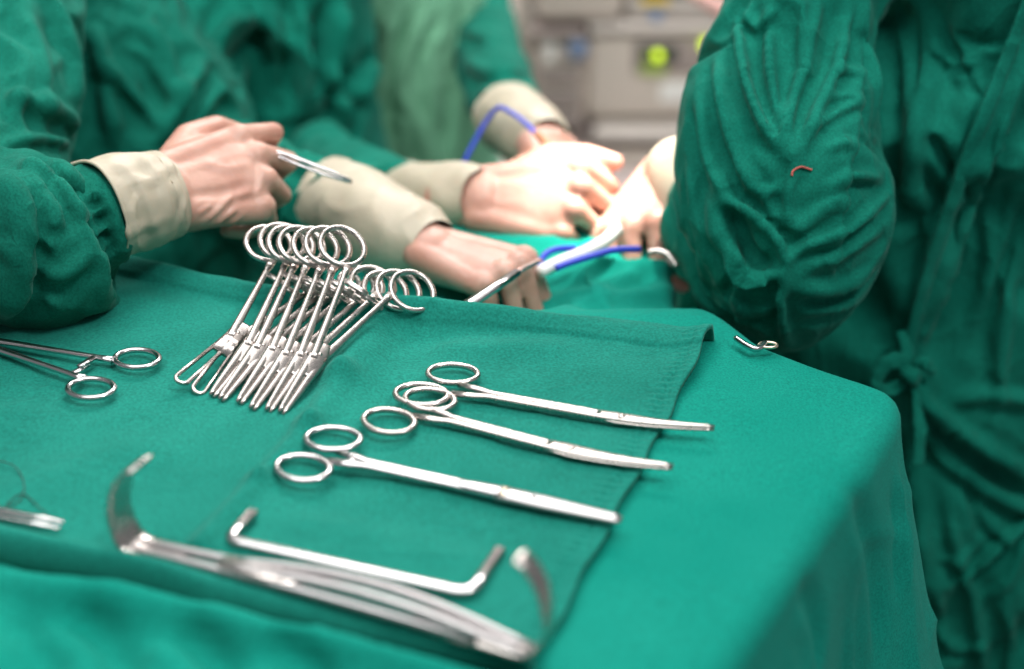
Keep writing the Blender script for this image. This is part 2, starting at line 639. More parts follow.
    fold(me, [
        # bulges of the drape in front of the towel
        ([(175, 625), (205, 650), (235, 680)], -0.006, 0.009), ([(60, 605), (110, 645), (130, 690)], -0.007, 0.010),
        ([(262, 640), (300, 660), (330, 690)], -0.005, 0.008), ([(0, 610), (40, 650), (60, 690)], -0.005, 0.012),
        ([(800, 585), (815, 620), (820, 680)], -0.004, 0.008), ([(850, 480), (872, 560), (880, 669)], -0.004, 0.010), ([(895, 470), (905, 540), (908, 600)], 0.004, 0.006),
        ([(700, 300), (640, 295), (560, 310)], 0.006, 0.012), ([(650, 262), (610, 285), (540, 300)], 0.006, 0.010),
    ])
    return me


drape_me = make_drape()
tag(link('surgical_drape', drape_me, M['drape']), 'large smooth green surgical drape covering the table and patient under the instruments', 'drape')

# towel laid on the drape; u along its back edge, v across it
TBR = T(712, 336, 0.905)


RELIEF = [(-0.222, -0.04, -0.215, -0.13, 0.011, 0.014), (-0.215, -0.13, -0.205, -0.20, 0.007, 0.010), (-0.208, -0.20, -0.206, -0.27, 0.005, 0.007), (-0.206, -0.27, -0.205, -0.34, 0.005, 0.007),
          (-0.185, -0.06, -0.175, -0.15, -0.004, 0.020), (-0.165, -0.20, -0.16, -0.28, -0.002, 0.016), (-0.16, -0.06, -0.10, -0.05, 0.004, 0.016), (-0.30, -0.27, -0.34, -0.33, 0.003, 0.02),
          (-0.42, -0.06, -0.56, -0.14, 0.004, 0.03), (-0.50, -0.20, -0.40, -0.25, 0.003, 0.02), (-0.05, -0.31, -0.16, -0.30, 0.002, 0.014), (-0.20, -0.335, -0.10, -0.345, 0.002, 0.010)]


def towel_relief(u, v):
    z = 0.0065 + 0 * u
    back = np.exp(-((v + 0.012) / 0.016) ** 2)
    z = z + back * (0.004 + 0.013 * np.exp(-((u + 0.21) / 0.10) ** 2) + 0.006 * np.exp(-((u + 0.42) / 0.12) ** 2))
    drop = smooth01(v / 0.02)
    z = z - 0.03 * drop
    # slack waves that run diagonally across the cloth
    def diag(u0, v0, u1, v1, amp, wid):
        a, b = np.array((u0, v0)), np.array((u1, v1)); ab = b - a
        t = ((u - a[0]) * ab[0] + (v - a[1]) * ab[1]) / (ab @ ab)
        tt = np.clip(t, 0, 1)
        d2 = (u - a[0] - tt * ab[0]) ** 2 + (v - a[1] - tt * ab[1]) ** 2
        return amp * np.exp(-d2 / wid ** 2)
    for u0, v0, u1, v1, amp, wid in RELIEF:
        z = z + diag(u0, v0, u1, v1, amp, wid)
    z = z + 0.002 * smooth01((v + 0.030) / 0.004)
    z = z + 0.006 * np.exp(-((u + 0.0) / 0.012) ** 2) * np.exp(-((v + 0.03) / 0.06) ** 2)
    front = np.exp(-((v + 0.372) / 0.010) ** 2)
    z = z + front * (0.004 + 0.008 * smooth01((-u - 0.12) / 0.12))
    return z


def make_towel():
    U = np.linspace(-0.78, 0.0, 560)
    Vv = np.linspace(-0.396, 0.022, 300)
    uu, vv = np.meshgrid(U, Vv)
    u, v = uu.ravel(), vv.ravel()
    # the right edge leans a little and the hem is slightly wavy
    ue = u + 0.10 * (v + 0.0) * smooth01((u + 0.4) / 0.4) * 0.35 + 0.0012 * np.sin(v * 90) * smooth01((u + 0.03) / 0.03)
    sh = np.interp(u, [-0.78, -0.60, -0.48, -0.40, -0.34, -0.22, -0.15, -0.08, 0], [-0.010, -0.012, -0.016, -0.030, -0.042, -0.046, -0.026, -0.010, -0.004])
    ve = v + sh * ((v + 0.40) / 0.42).clip(0, 1) ** 3
    z = towel_relief(u, v)
    tt = np.clip((-0.374 - v) / 0.022, 0, 1)
    ve = np.where(tt > 0, -0.374 - 0.006 * np.sin(tt * 3.0), ve)
    z = z - 0.0055 * (1 - np.cos(tt * 3.0))
    P = np.array(TBR)[None, :] + np.outer(ue, E1) + np.outer(ve, E2)
    P[:, 2] = 0.9 + z
    hem = np.exp(-((u + 0.009) / 0.0012) ** 2)
    P[:, 2] -= 0.0009 * hem
    P[:, 2] += 0.0008 * np.sin(v * 900 + 2 * np.sin(v * 40)) * np.exp(-((u + 0.010) / 0.006) ** 2)
    P[:, 2] += 0.0011 * noise(P * 30, 3) + 0.0006 * ridged(warp(P, 12, 0.03, 4) * 26, 5)
    n, m = len(U), len(Vv)
    faces = [(j * n + i, j * n + i + 1, (j + 1) * n + i + 1, (j + 1) * n + i) for j in range(m - 1) for i in range(n - 1)]
    me = bpy.data.meshes.new('towel')
    me.from_pydata(P.tolist(), [], faces)
    me.update()
    return modified(me, ('SOLIDIFY', dict(thickness=0.0035, offset=-1)))


tag(link('folded_towel', make_towel(), M['towel']), 'folded teal green cloth towel lying under the steel instruments', 'towel')


# ------------------------------------------------------------------ instruments
def sweep(bm, pts, wh, up=(0, 0, 1), n=12, sub=1, power=3.0):
    loft(bm, pts, [(a / 2, b / 2) for a, b in wh], n=n, up=up, sub=sub, power=power)


def torus(bm, c, a, b, tw, th, n=40, m=10, tilt=0):
    rings = []
    for i in range(n):
        t = 2 * PI * i / n
        p = Vector((a * math.cos(t), b * math.sin(t), 0))
        nn = Vector((math.cos(t) / a, math.sin(t) / b, 0)).normalized()
        ring = []
        for k in range(m):
            f = 2 * PI * k / m
            q = p + nn * (tw * math.cos(f)) + Vector((0, 0, th * math.sin(f)))
            q.rotate(Matrix.Rotation(tilt, 3, 'Z'))
            ring.append(bm.verts.new(Vector(c) + q))
        rings.append(ring)
    for i in range(n):
        for k in range(m):
            bm.faces.new((rings[i][k], rings[(i + 1) % n][k], rings[(i + 1) % n][(k + 1) % m], rings[i][(k + 1) % m]))


def part(name, fn, mat, parent, sm=True):
    bm = bmesh.new()
    fn(bm)
    return link(name, mesh_of(bm), mat, parent, keep=False, smooth=sm)


def place(o, origin, xdir, ydir):
    """ydir is only a hint; x runs from the tip to the rings"""
    x = Vector(xdir).normalized()
    z = x.cross(Vector(ydir)).normalized()
    y = z.cross(x)
    m = Matrix((x, y, z)).transposed()
    o.location = origin
    o.rotation_euler = m.to_euler()


def clamp(name, L, lock, sep, ra, rb, jaw_gap=0.0006, fen=False, mat=None, tube=0.0021, curve=0.0):
    mat = mat or M['steel_worn']
    o = empty(name)
    ringx = L - ra
    for s in (-1, 1):
        def jaw(bm, s=s):
            if fen:
                c0, c1 = 0.004, lock - 0.018
                pts, wh = [], []
                lw = 0.0042
                base = lambda x: -s * (0.0012 + 0.0058 * (1 - x / lock))
                loop = []
                for k in range(13):
                    a = PI / 2 + PI * k / 12
                    loop.append((c0 + lw + lw * math.cos(a), lw * math.sin(a)))
                path = [(c1, lw * 0.8)] + loop + [(c1, -lw * 0.8)]
                P = [Vector((x, y + base(x), 0)) for x, y in path]
                sweep(bm, P, [(0.0026, 0.0030)] * len(P))
                sweep(bm, [Vector((c1 - 0.004, base(c1), 0)), Vector((lock, -s * 0.001, 0))], [(0.0105, 0.0036), (0.0095, 0.0042)])
            else:
                xs = np.linspace(0, lock, 12)
                P, W = [], []
                for x in xs:
                    t = x / lock
                    P.append(Vector((x, -s * (0.0012 + jaw_gap * (1 - t) * 0.3 + 0.0021 * t ** 0.8), curve * (1 - t) ** 2)))
                    W.append((0.0026 + 0.0042 * t ** 0.8, 0.0030 + 0.0005 * t))
                W[0] = (0.0020, 0.0018)
                sweep(bm, P, W)
        part('jaw', jaw, mat, o)

        def shank(bm, s=s):
            P, W = [], []
            x1, y1 = ringx - ra * 0.72, s * (sep / 2 - rb * 0.62)
            for t in np.linspace(0, 1, 16):
                P.append(Vector((lock - 0.006 + (x1 - lock + 0.006) * t, s * 0.0020 + (y1 - s * 0.0020) * t, 0.0004 * s)))
                W.append((0.0060 - 0.0018 * smooth01(t * 1.3) + 0.0026 * smooth01((t - 0.88) / 0.12), 0.0036))
            sweep(bm, P, W)
        part('shank', shank, mat, o)
        part('finger_ring', lambda bm, s=s: torus(bm, (ringx, s * sep / 2, 0), ra - tube, rb - tube, tube, tube * 0.95), mat, o)

        def ratchet(bm, s=s):
            x = ringx - ra - 0.008
            yy = s * (sep / 2 - rb * 0.85)
            sweep(bm, [Vector((x, yy, 0.0010 * s)), Vector((x, s * 0.001, 0.0012 * s)), Vector((x, -s * 0.004, 0.0014 * s))], [(0.0045, 0.0030), (0.005, 0.0022), (0.004, 0.0018)])
            for k in range(4):
                yk = -s * 0.003 + s * k * 0.0016
                sweep(bm, [Vector((x - 0.0024, yk, 0.0005 * s)), Vector((x + 0.0024, yk, 0.0005 * s))], [(0.0008, 0.0016)] * 2, n=6)
        part('ratchet', ratchet, mat, o)

    def lockf(bm):
        xs = [(-0.022, 0.0110, 0.0026), (-0.012, 0.0128, 0.0036), (0.0, 0.0132, 0.0038), (0.005, 0.0124, 0.0037), (0.011, 0.0098, 0.0028)]
        sweep(bm, [Vector((lock + x, 0, 0)) for x, _, _ in xs], [(a, b) for _, a, b in xs], sub=3)
        loft(bm, [Vector((lock, 0, -0.0022)), Vector((lock, 0, 0.0022))], [0.0014, 0.0014], n=14, up=(1, 0, 0), sub=1)
    part('box_lock', lockf, mat, o)
    return o


def shears(name, L, ra, rb, sep, lock, blade_w, tip_curve, mat, holder=False, tube=0.0021):
    """closed scissors or needle holder with two finger rings"""
    o = empty(name)
    ringx = L - ra
    for s in (-1, 1):
        def shank(bm, s=s):
            P, W = [], []
            xe = ringx - ra - 0.002
            for t in np.linspace(0, 1, 28):
                x = lock + (xe - lock) * t
                P.append(Vector((x, s * (0.0021 + 0.0004 * t + (sep / 2 - rb * 0.92 - 0.0025) * smooth01((t - 0.86) / 0.14)), 0)))
                W.append((0.0032 + 0.0012 * smooth01(t * 8) + 0.0014 * smooth01((t - 0.86) / 0.14), 0.0036))
            P.append(Vector((ringx - ra * 0.50, s * (sep / 2 - rb * 0.82), 0))); W.append((0.0040, 0.0034))
            sweep(bm, P, W)
        part('shank', shank, mat, o)
        part('finger_ring', lambda bm, s=s: torus(bm, (ringx, s * sep / 2, 0), ra - tube, rb - tube, tube, tube, tilt=-s * 0.15), mat, o)

        def blade(bm, s=s):
            P, W = [], []
            for t in np.linspace(0, 1, 18):
                x = (lock + (0 if holder else 0.016)) * t
                y = tip_curve * (1 - t) ** 2.2 + (-s * 0.0011 if holder else -s * 0.0004)
                P.append(Vector((x, y, s * (0.0000 if holder else 0.0009))))
                if holder:
                    W.append((blade_w * (0.34 + 0.26 * min(1, t * 1.6)), 0.0030 + 0.0020 * t))
                else:
                    W.append((blade_w * min(1, 0.30 + 0.9 * t) * (1 - 0.25 * smooth01((t - 0.8) / 0.2)), 0.0021))
            W[0] = (W[0][0] * 0.7, W[0][1] * 0.6)
            sweep(bm, P, W)
        part('jaw' if holder else 'blade', blade, M['steel_matte'] if holder else mat, o)
    if holder:
        def hl(bm):
            xs = [(-0.022, 0.0074, 0.0052), (-0.012, 0.0092, 0.0060), (0.0, 0.0098, 0.0064), (0.016, 0.0088, 0.0056), (0.024, 0.0076, 0.0046)]
            sweep(bm, [Vector((lock + x, 0, 0)) for x, _, _ in xs], [(a, b) for _, a, b in xs], sub=3)
        part('box_lock', hl, mat, o)
        part('highlight_band', lambda bm: sweep(bm, [Vector((lock - 0.006, 0, 0)), Vector((lock - 0.0015, 0, 0))], [(0.0104, 0.0072)] * 2), M['pale_gold'], o)  # pale metal band stands in for a highlight on the lock
        for s in (-1, 1):
            part('ratchet', lambda bm, s=s: sweep(bm, [Vector((ringx - ra - 0.004, s * (sep / 2 - rb * 0.95), 0.001 * s)), Vector((ringx - ra - 0.004, -s * 0.003, 0.001 * s))], [(0.0045, 0.0022)] * 2), mat, o)
    else:
        part('screw', lambda bm: loft(bm, [Vector((lock, 0, -0.0028)), Vector((lock, 0, 0.0022)), Vector((lock, 0, 0.0030))], [0.0026, 0.0026, 0.0018], n=16, up=(1, 0, 0), sub=1), mat, o)
    return o


STEELS = 'steel clamps fanned over the towel edge'
clamps = [
    # tip, upper ring, lower right ring
    ((184, 391), (266, 243), (350, 274)), ((212, 396), (280, 245), (358, 276)), ((221, 400), (291, 245), (366, 278)),
    ((239, 403), (302, 245), (375, 281)), ((252, 409), (318, 249), (386, 284)), ((268, 411), (328, 251), (397, 287)), ((281, 413), (343, 252), (408, 291))]
clabel = ['leftmost clamp of the fan, with two open looped jaws', 'narrow tipped steel clamp next to the loop jawed clamp in the fan',
          'third steel clamp from the left of the fan on the towel', 'middle steel clamp of the seven fanned on the towel',
          'fifth steel clamp from the left of the fan on the towel', 'steel clamp just behind the front right one of the fan',
          'front right steel clamp of the fan with one upright round ring on top']
LC = 0.178
for i, (tp, u, r) in enumerate(clamps):
    t = T(*tp, 0.9085 + (0.002 if i == 0 else 0))
    zu = 0.950 + 0.001 * i
    U, R = T(*u, zu), T(*r, 0.926 + 0.0005 * i)
    mid = (U + R) / 2
    o = clamp('tissue_clamp' if i == 0 else 'artery_clamp', LC, 0.066 if i == 0 else 0.058, 0.058, 0.0205, 0.0180, fen=(i == 0))
    tag(o, clabel[i], 'clamp', STEELS)
    place(o, t, mid - t, U - R)

h = clamp('artery_clamp', 0.185, 0.055, 0.046, 0.0175, 0.0145, jaw_gap=0.001, mat=M['steel'])
tag(h, 'lone ring handled steel clamp at the left edge of the towel', 'clamp')
ra_, rb_ = T(142, 361, 0.9125), T(86, 386, 0.9125)
mid = (ra_ + rb_) / 2
ax = (mid - T(-95, 322, 0.9125)).normalized()
place(h, mid - ax * (0.185 - 0.0175), ax, Vector((0, 0, 1)).cross(ax))


def lay(o, rmid, tip, L, ra, z):
    a, b = T(*rmid, z), T(*tip, z)
    ax = (a - b).normalized()
    place(o, b, ax, Vector((0, 0, 1)).cross(ax))
    return (a - b).length


ZI = 0.9112
Ls = (T(440, 385, ZI) - T(711, 434, ZI)).length + 0.017
o = shears('surgical_scissors', Ls, 0.0185, 0.0150, 0.0375, 0.056, 0.0092, -0.009, M['steel_worn'])
tag(o, 'long curved scissors farthest back of the three, tip past the towel hem', 'scissors', 'long scissors on the towel')
lay(o, (438, 386), (711, 435), Ls, 0, ZI)
Ls = (T(402, 407, ZI) - T(666, 475, ZI)).length + 0.017
o = shears('surgical_scissors', Ls, 0.0190, 0.0155, 0.0385, 0.060, 0.0104, -0.011, M['steel_worn'])
tag(o, 'long curved scissors lying between the other scissors and the needle holder', 'scissors', 'long scissors on the towel')
lay(o, (402, 407), (666, 476), Ls, 0, ZI)
Ls = (T(316, 454, ZI) - T(621, 521, ZI)).length + 0.017
o = shears('needle_holder', Ls, 0.0185, 0.0150, 0.036, 0.072, 0.0160, 0.0, M['steel'], holder=True)
tag(o, 'straight needle holder with blunt matte jaws and a pale highlight band', 'needle holder')
lay(o, (316, 453), (621, 520), Ls, 0, ZI + 0.0005)


def rounded(pts, r, k=6):
    out = [Vector(pts[0])]
    for a, b, c in zip(pts[:-2], pts[1:-1], pts[2:]):
        a, b, c = Vector(a), Vector(b), Vector(c)
        p, q = b + (a - b).normalized() * r, b + (c - b).normalized() * r
        for i in range(k + 1):
            t = i / k
            out.append(p * (1 - t) ** 2 + b * 2 * t * (1 - t) + q * t * t)
    out.append(Vector(pts[-1]))
    return out


# slim flat retractor with both ends turned to the same side, lying on its edge
zz = 0.9105
path = rounded([T(253, 512, zz), T(227, 540, zz), T(470, 594, zz), T(500, 550, zz)], 0.009)
bm = bmesh.new()
sweep(bm, path, [(0.0068, 0.0048)] * len(path), power=4)
tag(link('hook_retractor', mesh_of(bm), M['steel']), 'slim flat steel retractor with both ends bent, in front of the needle holder', 'retractor')


# two broad retractors nested head to tail at the front of the towel
def retractor(a, b, end_h, lean, label, width, zc, bow=0.0, blade_w=0.015):
    """bar from a to b (world), upright blade at a, slotted paddle handle at b"""
    o = empty('blade_retractor', a, label, 'retractor', 'nested retractors at the front')
    d = (b - a).normalized()
    s = Vector((0, 0, 1)).cross(d)
    L = (b - a).length
    def handle(bm):
        for q in (-1, 1):
            P, W = [], []
            for t in np.linspace(0, 1, 16):
                sp = width * (0.22 + 0.14 * math.sin(PI * t))
                P.append(d * (L * t) + s * (q * sp + bow * math.sin(PI * t)) + Vector((0, 0, zc + 0.004 * math.sin(PI * t))))
                W.append((width * 0.32, 0.0045))
            sweep(bm, P, W)
    hd = part('handle', handle, M['steel_matte'], o)
    part('paddle', lambda bm: sweep(bm, [d * (L * 0.74) + Vector((0, 0, zc)), d * (L * 0.86) + Vector((0, 0, zc)), d * L + Vector((0, 0, zc)), d * (L + 0.004) + Vector((0, 0, zc))], [(width * 0.7, 0.0055), (width * 1.0, 0.0058), (width * 0.95, 0.0052), (width * 0.5, 0.003)]), M['steel_worn'], o)
    up = Vector((0, 0, 1))
    def blade(bm):
        P = [d * 0.03 + up * zc, d * 0.004 + up * zc, d * -0.004 + up * (zc + 0.006), d * (-0.008 + lean * 0.2) + up * (end_h * 0.45), d * (-0.004 + lean * 0.6) + up * (end_h * 0.8), d * (0.004 + lean) + up * end_h, d * (0.010 + lean) + up * (end_h + 0.003)]
        P = [Vector(p) for p in catmull(P, 4)]
        W = [(blade_w, 0.0026)] * len(P)
        W[-1] = (blade_w * 0.6, 0.0016)
        loft(bm, P, [(x / 2, y / 2) for x, y in W], n=14, up=s.cross(d) * 0 + s, sub=1, power=4) if False else None
        rings = []
        for i, p in enumerate(P):
            t = (P[min(i + 1, len(P) - 1)] - P[max(i - 1, 0)]).normalized()
            nn = s.cross(t).normalized()
            ring = []
            for k in range(14):
                a_ = 2 * PI * k / 14
                ca, sa = math.cos(a_), math.sin(a_)
                g = (abs(ca) ** 4 + abs(sa) ** 4) ** -0.25
                ring.append(bm.verts.new(p + s * (ca * g * W[i][0] / 2) + nn * (sa * g * W[i][1] / 2)))
            rings.append(ring)
        for i in range(len(rings) - 1):
            for k in range(14):
                bm.faces.new((rings[i][k], rings[i][(k + 1) % 14], rings[i + 1][(k + 1) % 14], rings[i + 1][k]))
        bm.faces.new(rings[0]); bm.faces.new(rings[-1])
    part('blade', blade, M['steel_worn'], o)
    return o


retractor(T(136, 552, 0.908), T(524, 657, 0.908), 0.054, 0.002, 'front blade retractor with its upright curved blade at the left end', 0.015, 0.004, blade_w=0.020)
retractor(T(532, 668, 0.908), T(228, 577, 0.908), 0.058, -0.002, 'blade retractor nested behind, its dark upright blade at the right end', 0.013, 0.0085, bow=-0.007, blade_w=0.012)

# pale instrument tip at the left border and suture thread
o = empty('tissue_forceps', T(-80, 498, 0.912), 'bright steel forceps tip entering at the left edge above the drape fold', 'forceps')
a0, b0 = T(-80, 500, 0.912), T(62, 528, 0.912)
dd = (b0 - a0); ss = Vector((0, 0, 1)).cross(dd.normalized())
for s in (-1, 1):
    part('arm', lambda bm, s=s: sweep(bm, [dd * t + ss * s * 0.0022 + Vector((0, 0, 0.0006 * s)) for t in (-0.4, 0, 0.5, 0.8, 1)], [(0.005, 0.0035), (0.005, 0.0035), (0.0042, 0.0032), (0.0034, 0.003), (0.0022, 0.0022)]), M['steel'], o)


def cord(name, pts, r, mat, label, cat, sub=8, n=8):
    bm = bmesh.new()
    loft(bm, pts, [r] * len(pts), n=n, sub=sub)
    return tag(link(name, mesh_of(bm), mat), label, cat)


cord('suture_thread', [T(*p, 0.910) for p in ((-10, 459), (14, 466), (24, 484), (20, 500), (6, 506), (22, 494), (40, 508), (56, 522))], 0.00035, M['thread'], 'thin dark suture thread curling on the towel at the left edge', 'thread')

# ------------------------------------------------------------------ gloved hands
FING = [  # base of the finger, phalanges, radii
    ((0.090, 0.030, -0.001), (0.044, 0.026, 0.020), (0.0100, 0.0088, 0.0078, 0.0066)),
    ((0.094, 0.009, 0.002), (0.049, 0.030, 0.021), (0.0102, 0.0090, 0.0079, 0.0067)),
    ((0.089, -0.012, 0.001), (0.045, 0.028, 0.020), (0.0098, 0.0086, 0.0075, 0.0064)),
    ((0.079, -0.031, -0.004), (0.035, 0.021, 0.018), (0.0088, 0.0076, 0.0067, 0.0058))]


def hand_mesh(bends, spread, thumb, wrist, fwd, back, left=False, size=1.0, forearm=0.04, arm_to=None, voxel=0.0019):
    """one continuous hand; bends = per finger (knuckle, middle, end) degrees; thumb = three directions"""
    bm = bmesh.new()
    for (base, ph, rad), bd, sp in zip(FING, bends, spread):
        p = Vector(base)
        a = 0
        yaw = math.radians(sp)
        capsule(bm, p + Vector((-0.004, 0, 0.001)), p, rad[0] * 1.12, rad[0] * 1.05, 8)
        for k in range(3):
            a += math.radians(bd[k])
            d = Vector((math.cos(a) * math.cos(yaw), math.cos(a) * math.sin(yaw) , -math.sin(a)))
            q = p + d * ph[k]
            capsule(bm, p, q, rad[k], rad[k + 1], 8)
            p = q
        wr = Vector((0.004, base[1] * 0.62, 0))
        capsule(bm, wr, Vector(base) + Vector((-0.006, 0, -0.003)), (0.016, 0.013, 0.0155), (0.014, 0.0125, 0.0115), 8)
    capsule(bm, (0.03, 0.012, -0.006), (0.075, 0.016, -0.006), 0.013, 0.011, 8)
    # ball of the thumb and of the little finger
    p = Vector((0.020, 0.020, -0.008))
    tl = (0.044, 0.034, 0.027)
    tr = (0.0155, 0.0125, 0.0108, 0.0082)
    for k in range(3):
        q = p + Vector(thumb[k]).normalized() * tl[k]
        capsule(bm, p, q, tr[k], tr[k + 1], 8)
        if k == 0:
            capsule(bm, Vector((0.045, 0.018, -0.006)), q, 0.013, 0.0105, 8)
        p = q
    capsule(bm, (0.018, -0.020, -0.009), (0.060, -0.026, -0.009), 0.013, 0.011, 8)
    fd = Vector((-1, 0, 0))
    if arm_to is not None:
        x = Vector(fwd).normalized(); z = Vector(back); z = (z - x * z.dot(x)).normalized(); y = z.cross(x)
        q = (Vector(arm_to) - Vector(wrist)).normalized()
        fd = Vector((q.dot(x), q.dot(y) * (-1 if left else 1), q.dot(z)))
    capsule(bm, (0.022, -0.001, -0.001), (0.076, 0.0, -0.001), (0.014, 0.029, 0.0150), (0.012, 0.033, 0.0122), 10)
    capsule(bm, (0.006, 0, 0), Vector((0.0, 0, 0)) + fd * forearm, (0.020, 0.0275, 0.0205), 0.0300, 12)
    x = Vector(fwd).normalized()
    z = Vector(back); z = (z - x * z.dot(x)).normalized()
    y = z.cross(x)
    if left:
        for v in bm.verts:
            v.co.y = -v.co.y
        bmesh.ops.reverse_faces(bm, faces=bm.faces[:])
    mt = Matrix((x, y, z)).transposed().to_4x4()
    mt.translation = Vector(wrist)
    bm.transform(mt @ Matrix.Scale(size, 4))
    return fuse(bm, voxel, 9, 0.5)


def tubeskin(pts, rad, seed, amp=0.0015, thick=0.0009, n=64, sub=12, rim=0.0016, up=(0, 0, 1), stretch=40):
    """open stretchy tube with rolled rim at its first end"""
    bm = bmesh.new()
    rings = loft(bm, pts, rad, n=n, sub=sub, caps=False, up=up)
    # rolled bead
    me = mesh_of(bm)
    co, no = get_co(me), get_no(me)
    d = amp * noise(warp(co, 15, 0.02, seed) * stretch, seed) + amp * 0.9 * (ridged(warp(co, 20, 0.02, seed) * stretch * 0.8, seed + 1) - 0.3)
    set_co(me, co + no * d[:, None])
    bm = bmesh.new(); bm.from_mesh(me)
    bm.verts.ensure_lookup_table()
    first = [v.co.copy() for v in bm.verts[:n]]
    bpy.data.meshes.remove(me)
    # bead ring
    cen = sum(first, Vector()) / n
    br = []
    for i in range(n):
        p = first[i]
        tg = (first[(i + 1) % n] - first[i - 1]).normalized()
        o1 = (p - cen).normalized()
        o2 = tg.cross(o1).normalized()
        br.append([bm.verts.new(p + o1 * rim * math.cos(2 * PI * k / 8) + o2 * rim * math.sin(2 * PI * k / 8)) for k in range(8)])
    for i in range(n):
        for k in range(8):
            bm.faces.new((br[i][k], br[(i + 1) % n][k], br[(i + 1) % n][(k + 1) % 8], br[i][(k + 1) % 8]))
    return mesh_of(bm)


def torso(bm, levels, n=40):
    """vertical loft: (x, y, z, rx, ry)"""
    P = [(x, y, z) for x, y, z, _, _ in levels]
    loft(bm, P, [(a, b) for *_, a, b in levels], n=n, up=(0, 1, 0), sub=6)


# ---- person on the left, near arm over the table
p1 = empty('person', (-0.52, 1.45, 0), 'person at far left in green gown, gloved fist holding a slim instrument over the table', 'person')
bm = bmesh.new()
torso(bm, [(-0.52, 1.47, 0.25, 0.28, 0.22), (-0.50, 1.47, 0.60, 0.26, 0.20), (-0.49, 1.46, 0.82, 0.225, 0.18), (-0.545, 1.46, 1.0, 0.175, 0.16), (-0.60, 1.47, 1.2, 0.17, 0.15), (-0.62, 1.5, 1.38, 0.19, 0.12), (-0.62, 1.5, 1.45, 0.08, 0.07)])
loft(bm, [(-0.62, 1.40, 1.36), P3(-20, -70, 1.27), P3(-5, 60, 1.20), P3(-40, 190, 1.10), P3(-75, 220, 1.04)], [0.085, 0.075, 0.070, 0.075, 0.07])
loft(bm, [P3(-110, 220, 1.03), P3(-60, 225, 1.02), P3(0, 240, 1.01), P3(40, 242, 1.01), P3(70, 238, 1.015), P3(90, 230, 1.02), P3(95, 229, 1.02)], [0.060, 0.068, 0.062, 0.063, 0.060, 0.050, 0.036])
me = fuse(bm, 0.0070, 3)
crumple(me, 0.003, 0.08, 21, (1, 1, 0.6))
LF = [
    ([(0, 95), (60, 110), (80, 130)], 0.006, 0.008), ([(0, 145), (40, 138), (78, 145)], 0.005, 0.004), ([(20, 0), (45, 80), (40, 130)], 0.006, 0.010), ([(55, 0), (75, 60), (78, 150)], 0.006, 0.008), ([(0, 30), (25, 70), (10, 120)], 0.006, 0.009),
    ([(90, 20), (105, 80), (115, 150)], 0.009, 0.010), ([(140, 20), (165, 60), (180, 110)], 0.012, 0.012), ([(150, 150), (190, 85), (205, 60)], 0.010, 0.010), ([(100, 60), (140, 100), (160, 130)], 0.007, 0.008), ([(200, 120), (220, 90), (240, 110)], 0.006, 0.008), ([(125, 40), (150, 60), (170, 100)], 0.005, 0.006),
    ([(28, 158), (50, 168), (72, 195), (86, 225)], 0.010, 0.006, 1, 3.0), ([(5, 172), (24, 192), (33, 230), (26, 290), (8, 320)], 0.014, 0.006, 1, 4.0), ([(48, 160), (70, 178), (88, 205)], 0.008, 0.006),
    ([(40, 170), (60, 200), (76, 232)], -0.009, 0.007), ([(30, 262), (60, 278), (92, 255)], 0.005, 0.005), ([(32, 236), (48, 243), (56, 250)], 0.004, 0.004), ([(45, 295), (60, 310)], 0.004, 0.004), ([(0, 240), (12, 252), (22, 262)], 0.004, 0.004), ([(55, 165), (80, 190), (95, 215)], 0.006, 0.006)]
fold(me, LF, 0.8)
me = rumple(me, 0.06, 24, 0.25)
fold(me, LF, 0.5)
link('gown', me, M['gown_left'], p1)
bm = bmesh.new()
loft(bm, [P3(70, 229, 1.018), P3(92, 217, 1.02), P3(106, 210, 1.025), P3(130, 204, 1.035)], [0.037, 0.0385, 0.0345, 0.026], n=72, sub=14)
me = mesh_of(bm)
fold(me, [([(88, 190), (100, 215), (112, 255)], -0.006, 0.005), ([(92, 235), (110, 228)], 0.004, 0.003), ([(90, 215), (106, 206)], 0.004, 0.003), ([(95, 255), (112, 245)], 0.004, 0.003), ([(88, 198), (98, 190)], 0.004, 0.003)])
crumple(me, 0.0022, 0.014, 5, (1, 1, 1))
link('knit_cuff', me, M['gown_left'], p1)
W1 = P3(159, 194, 1.056)
f1 = (P3(262, 166, 1.11) - W1).normalized()
bk = (-FW * 0.95 + UP * 0.22)
me = hand_mesh([(24, 66, 40), (36, 78, 45), (52, 88, 45), (66, 88, 45)], (8, 2, -3, -8), ((0.80, 0.62, -0.15), (0.98, 0.22, -0.25), (0.95, -0.1, -0.5)), W1, f1, bk, size=0.98, arm_to=P3(136, 202, 1.04))
fold(me, [([(215, 205), (240, 195), (258, 190)], 0.0007, 0.003), ([(200, 160), (225, 168), (250, 164)], 0.0006, 0.004), ([(190, 195), (225, 190), (255, 182)], -0.0007, 0.004), ([(205, 222), (225, 204), (232, 192)], 0.0009, 0.0022), ([(215, 226), (238, 208)], 0.0008, 0.002), ([(225, 228), (246, 214)], 0.0008, 0.002), ([(196, 215), (212, 205)], 0.0007, 0.002), ([(258, 150), (262, 175), (256, 200)], 0.0008, 0.0025)])
g = link('gloved_hand', me, M['glove'], p1)
me = tubeskin([P3(96, 213, 1.020), P3(114, 207, 1.03), P3(136, 202, 1.04), P3(152, 198, 1.050), P3(170, 194, 1.057), P3(180, 191, 1.060)], [0.0392, 0.0382, 0.0368, 0.0355, 0.0335, 0.026], 3, amp=0.0018, rim=0.0014)
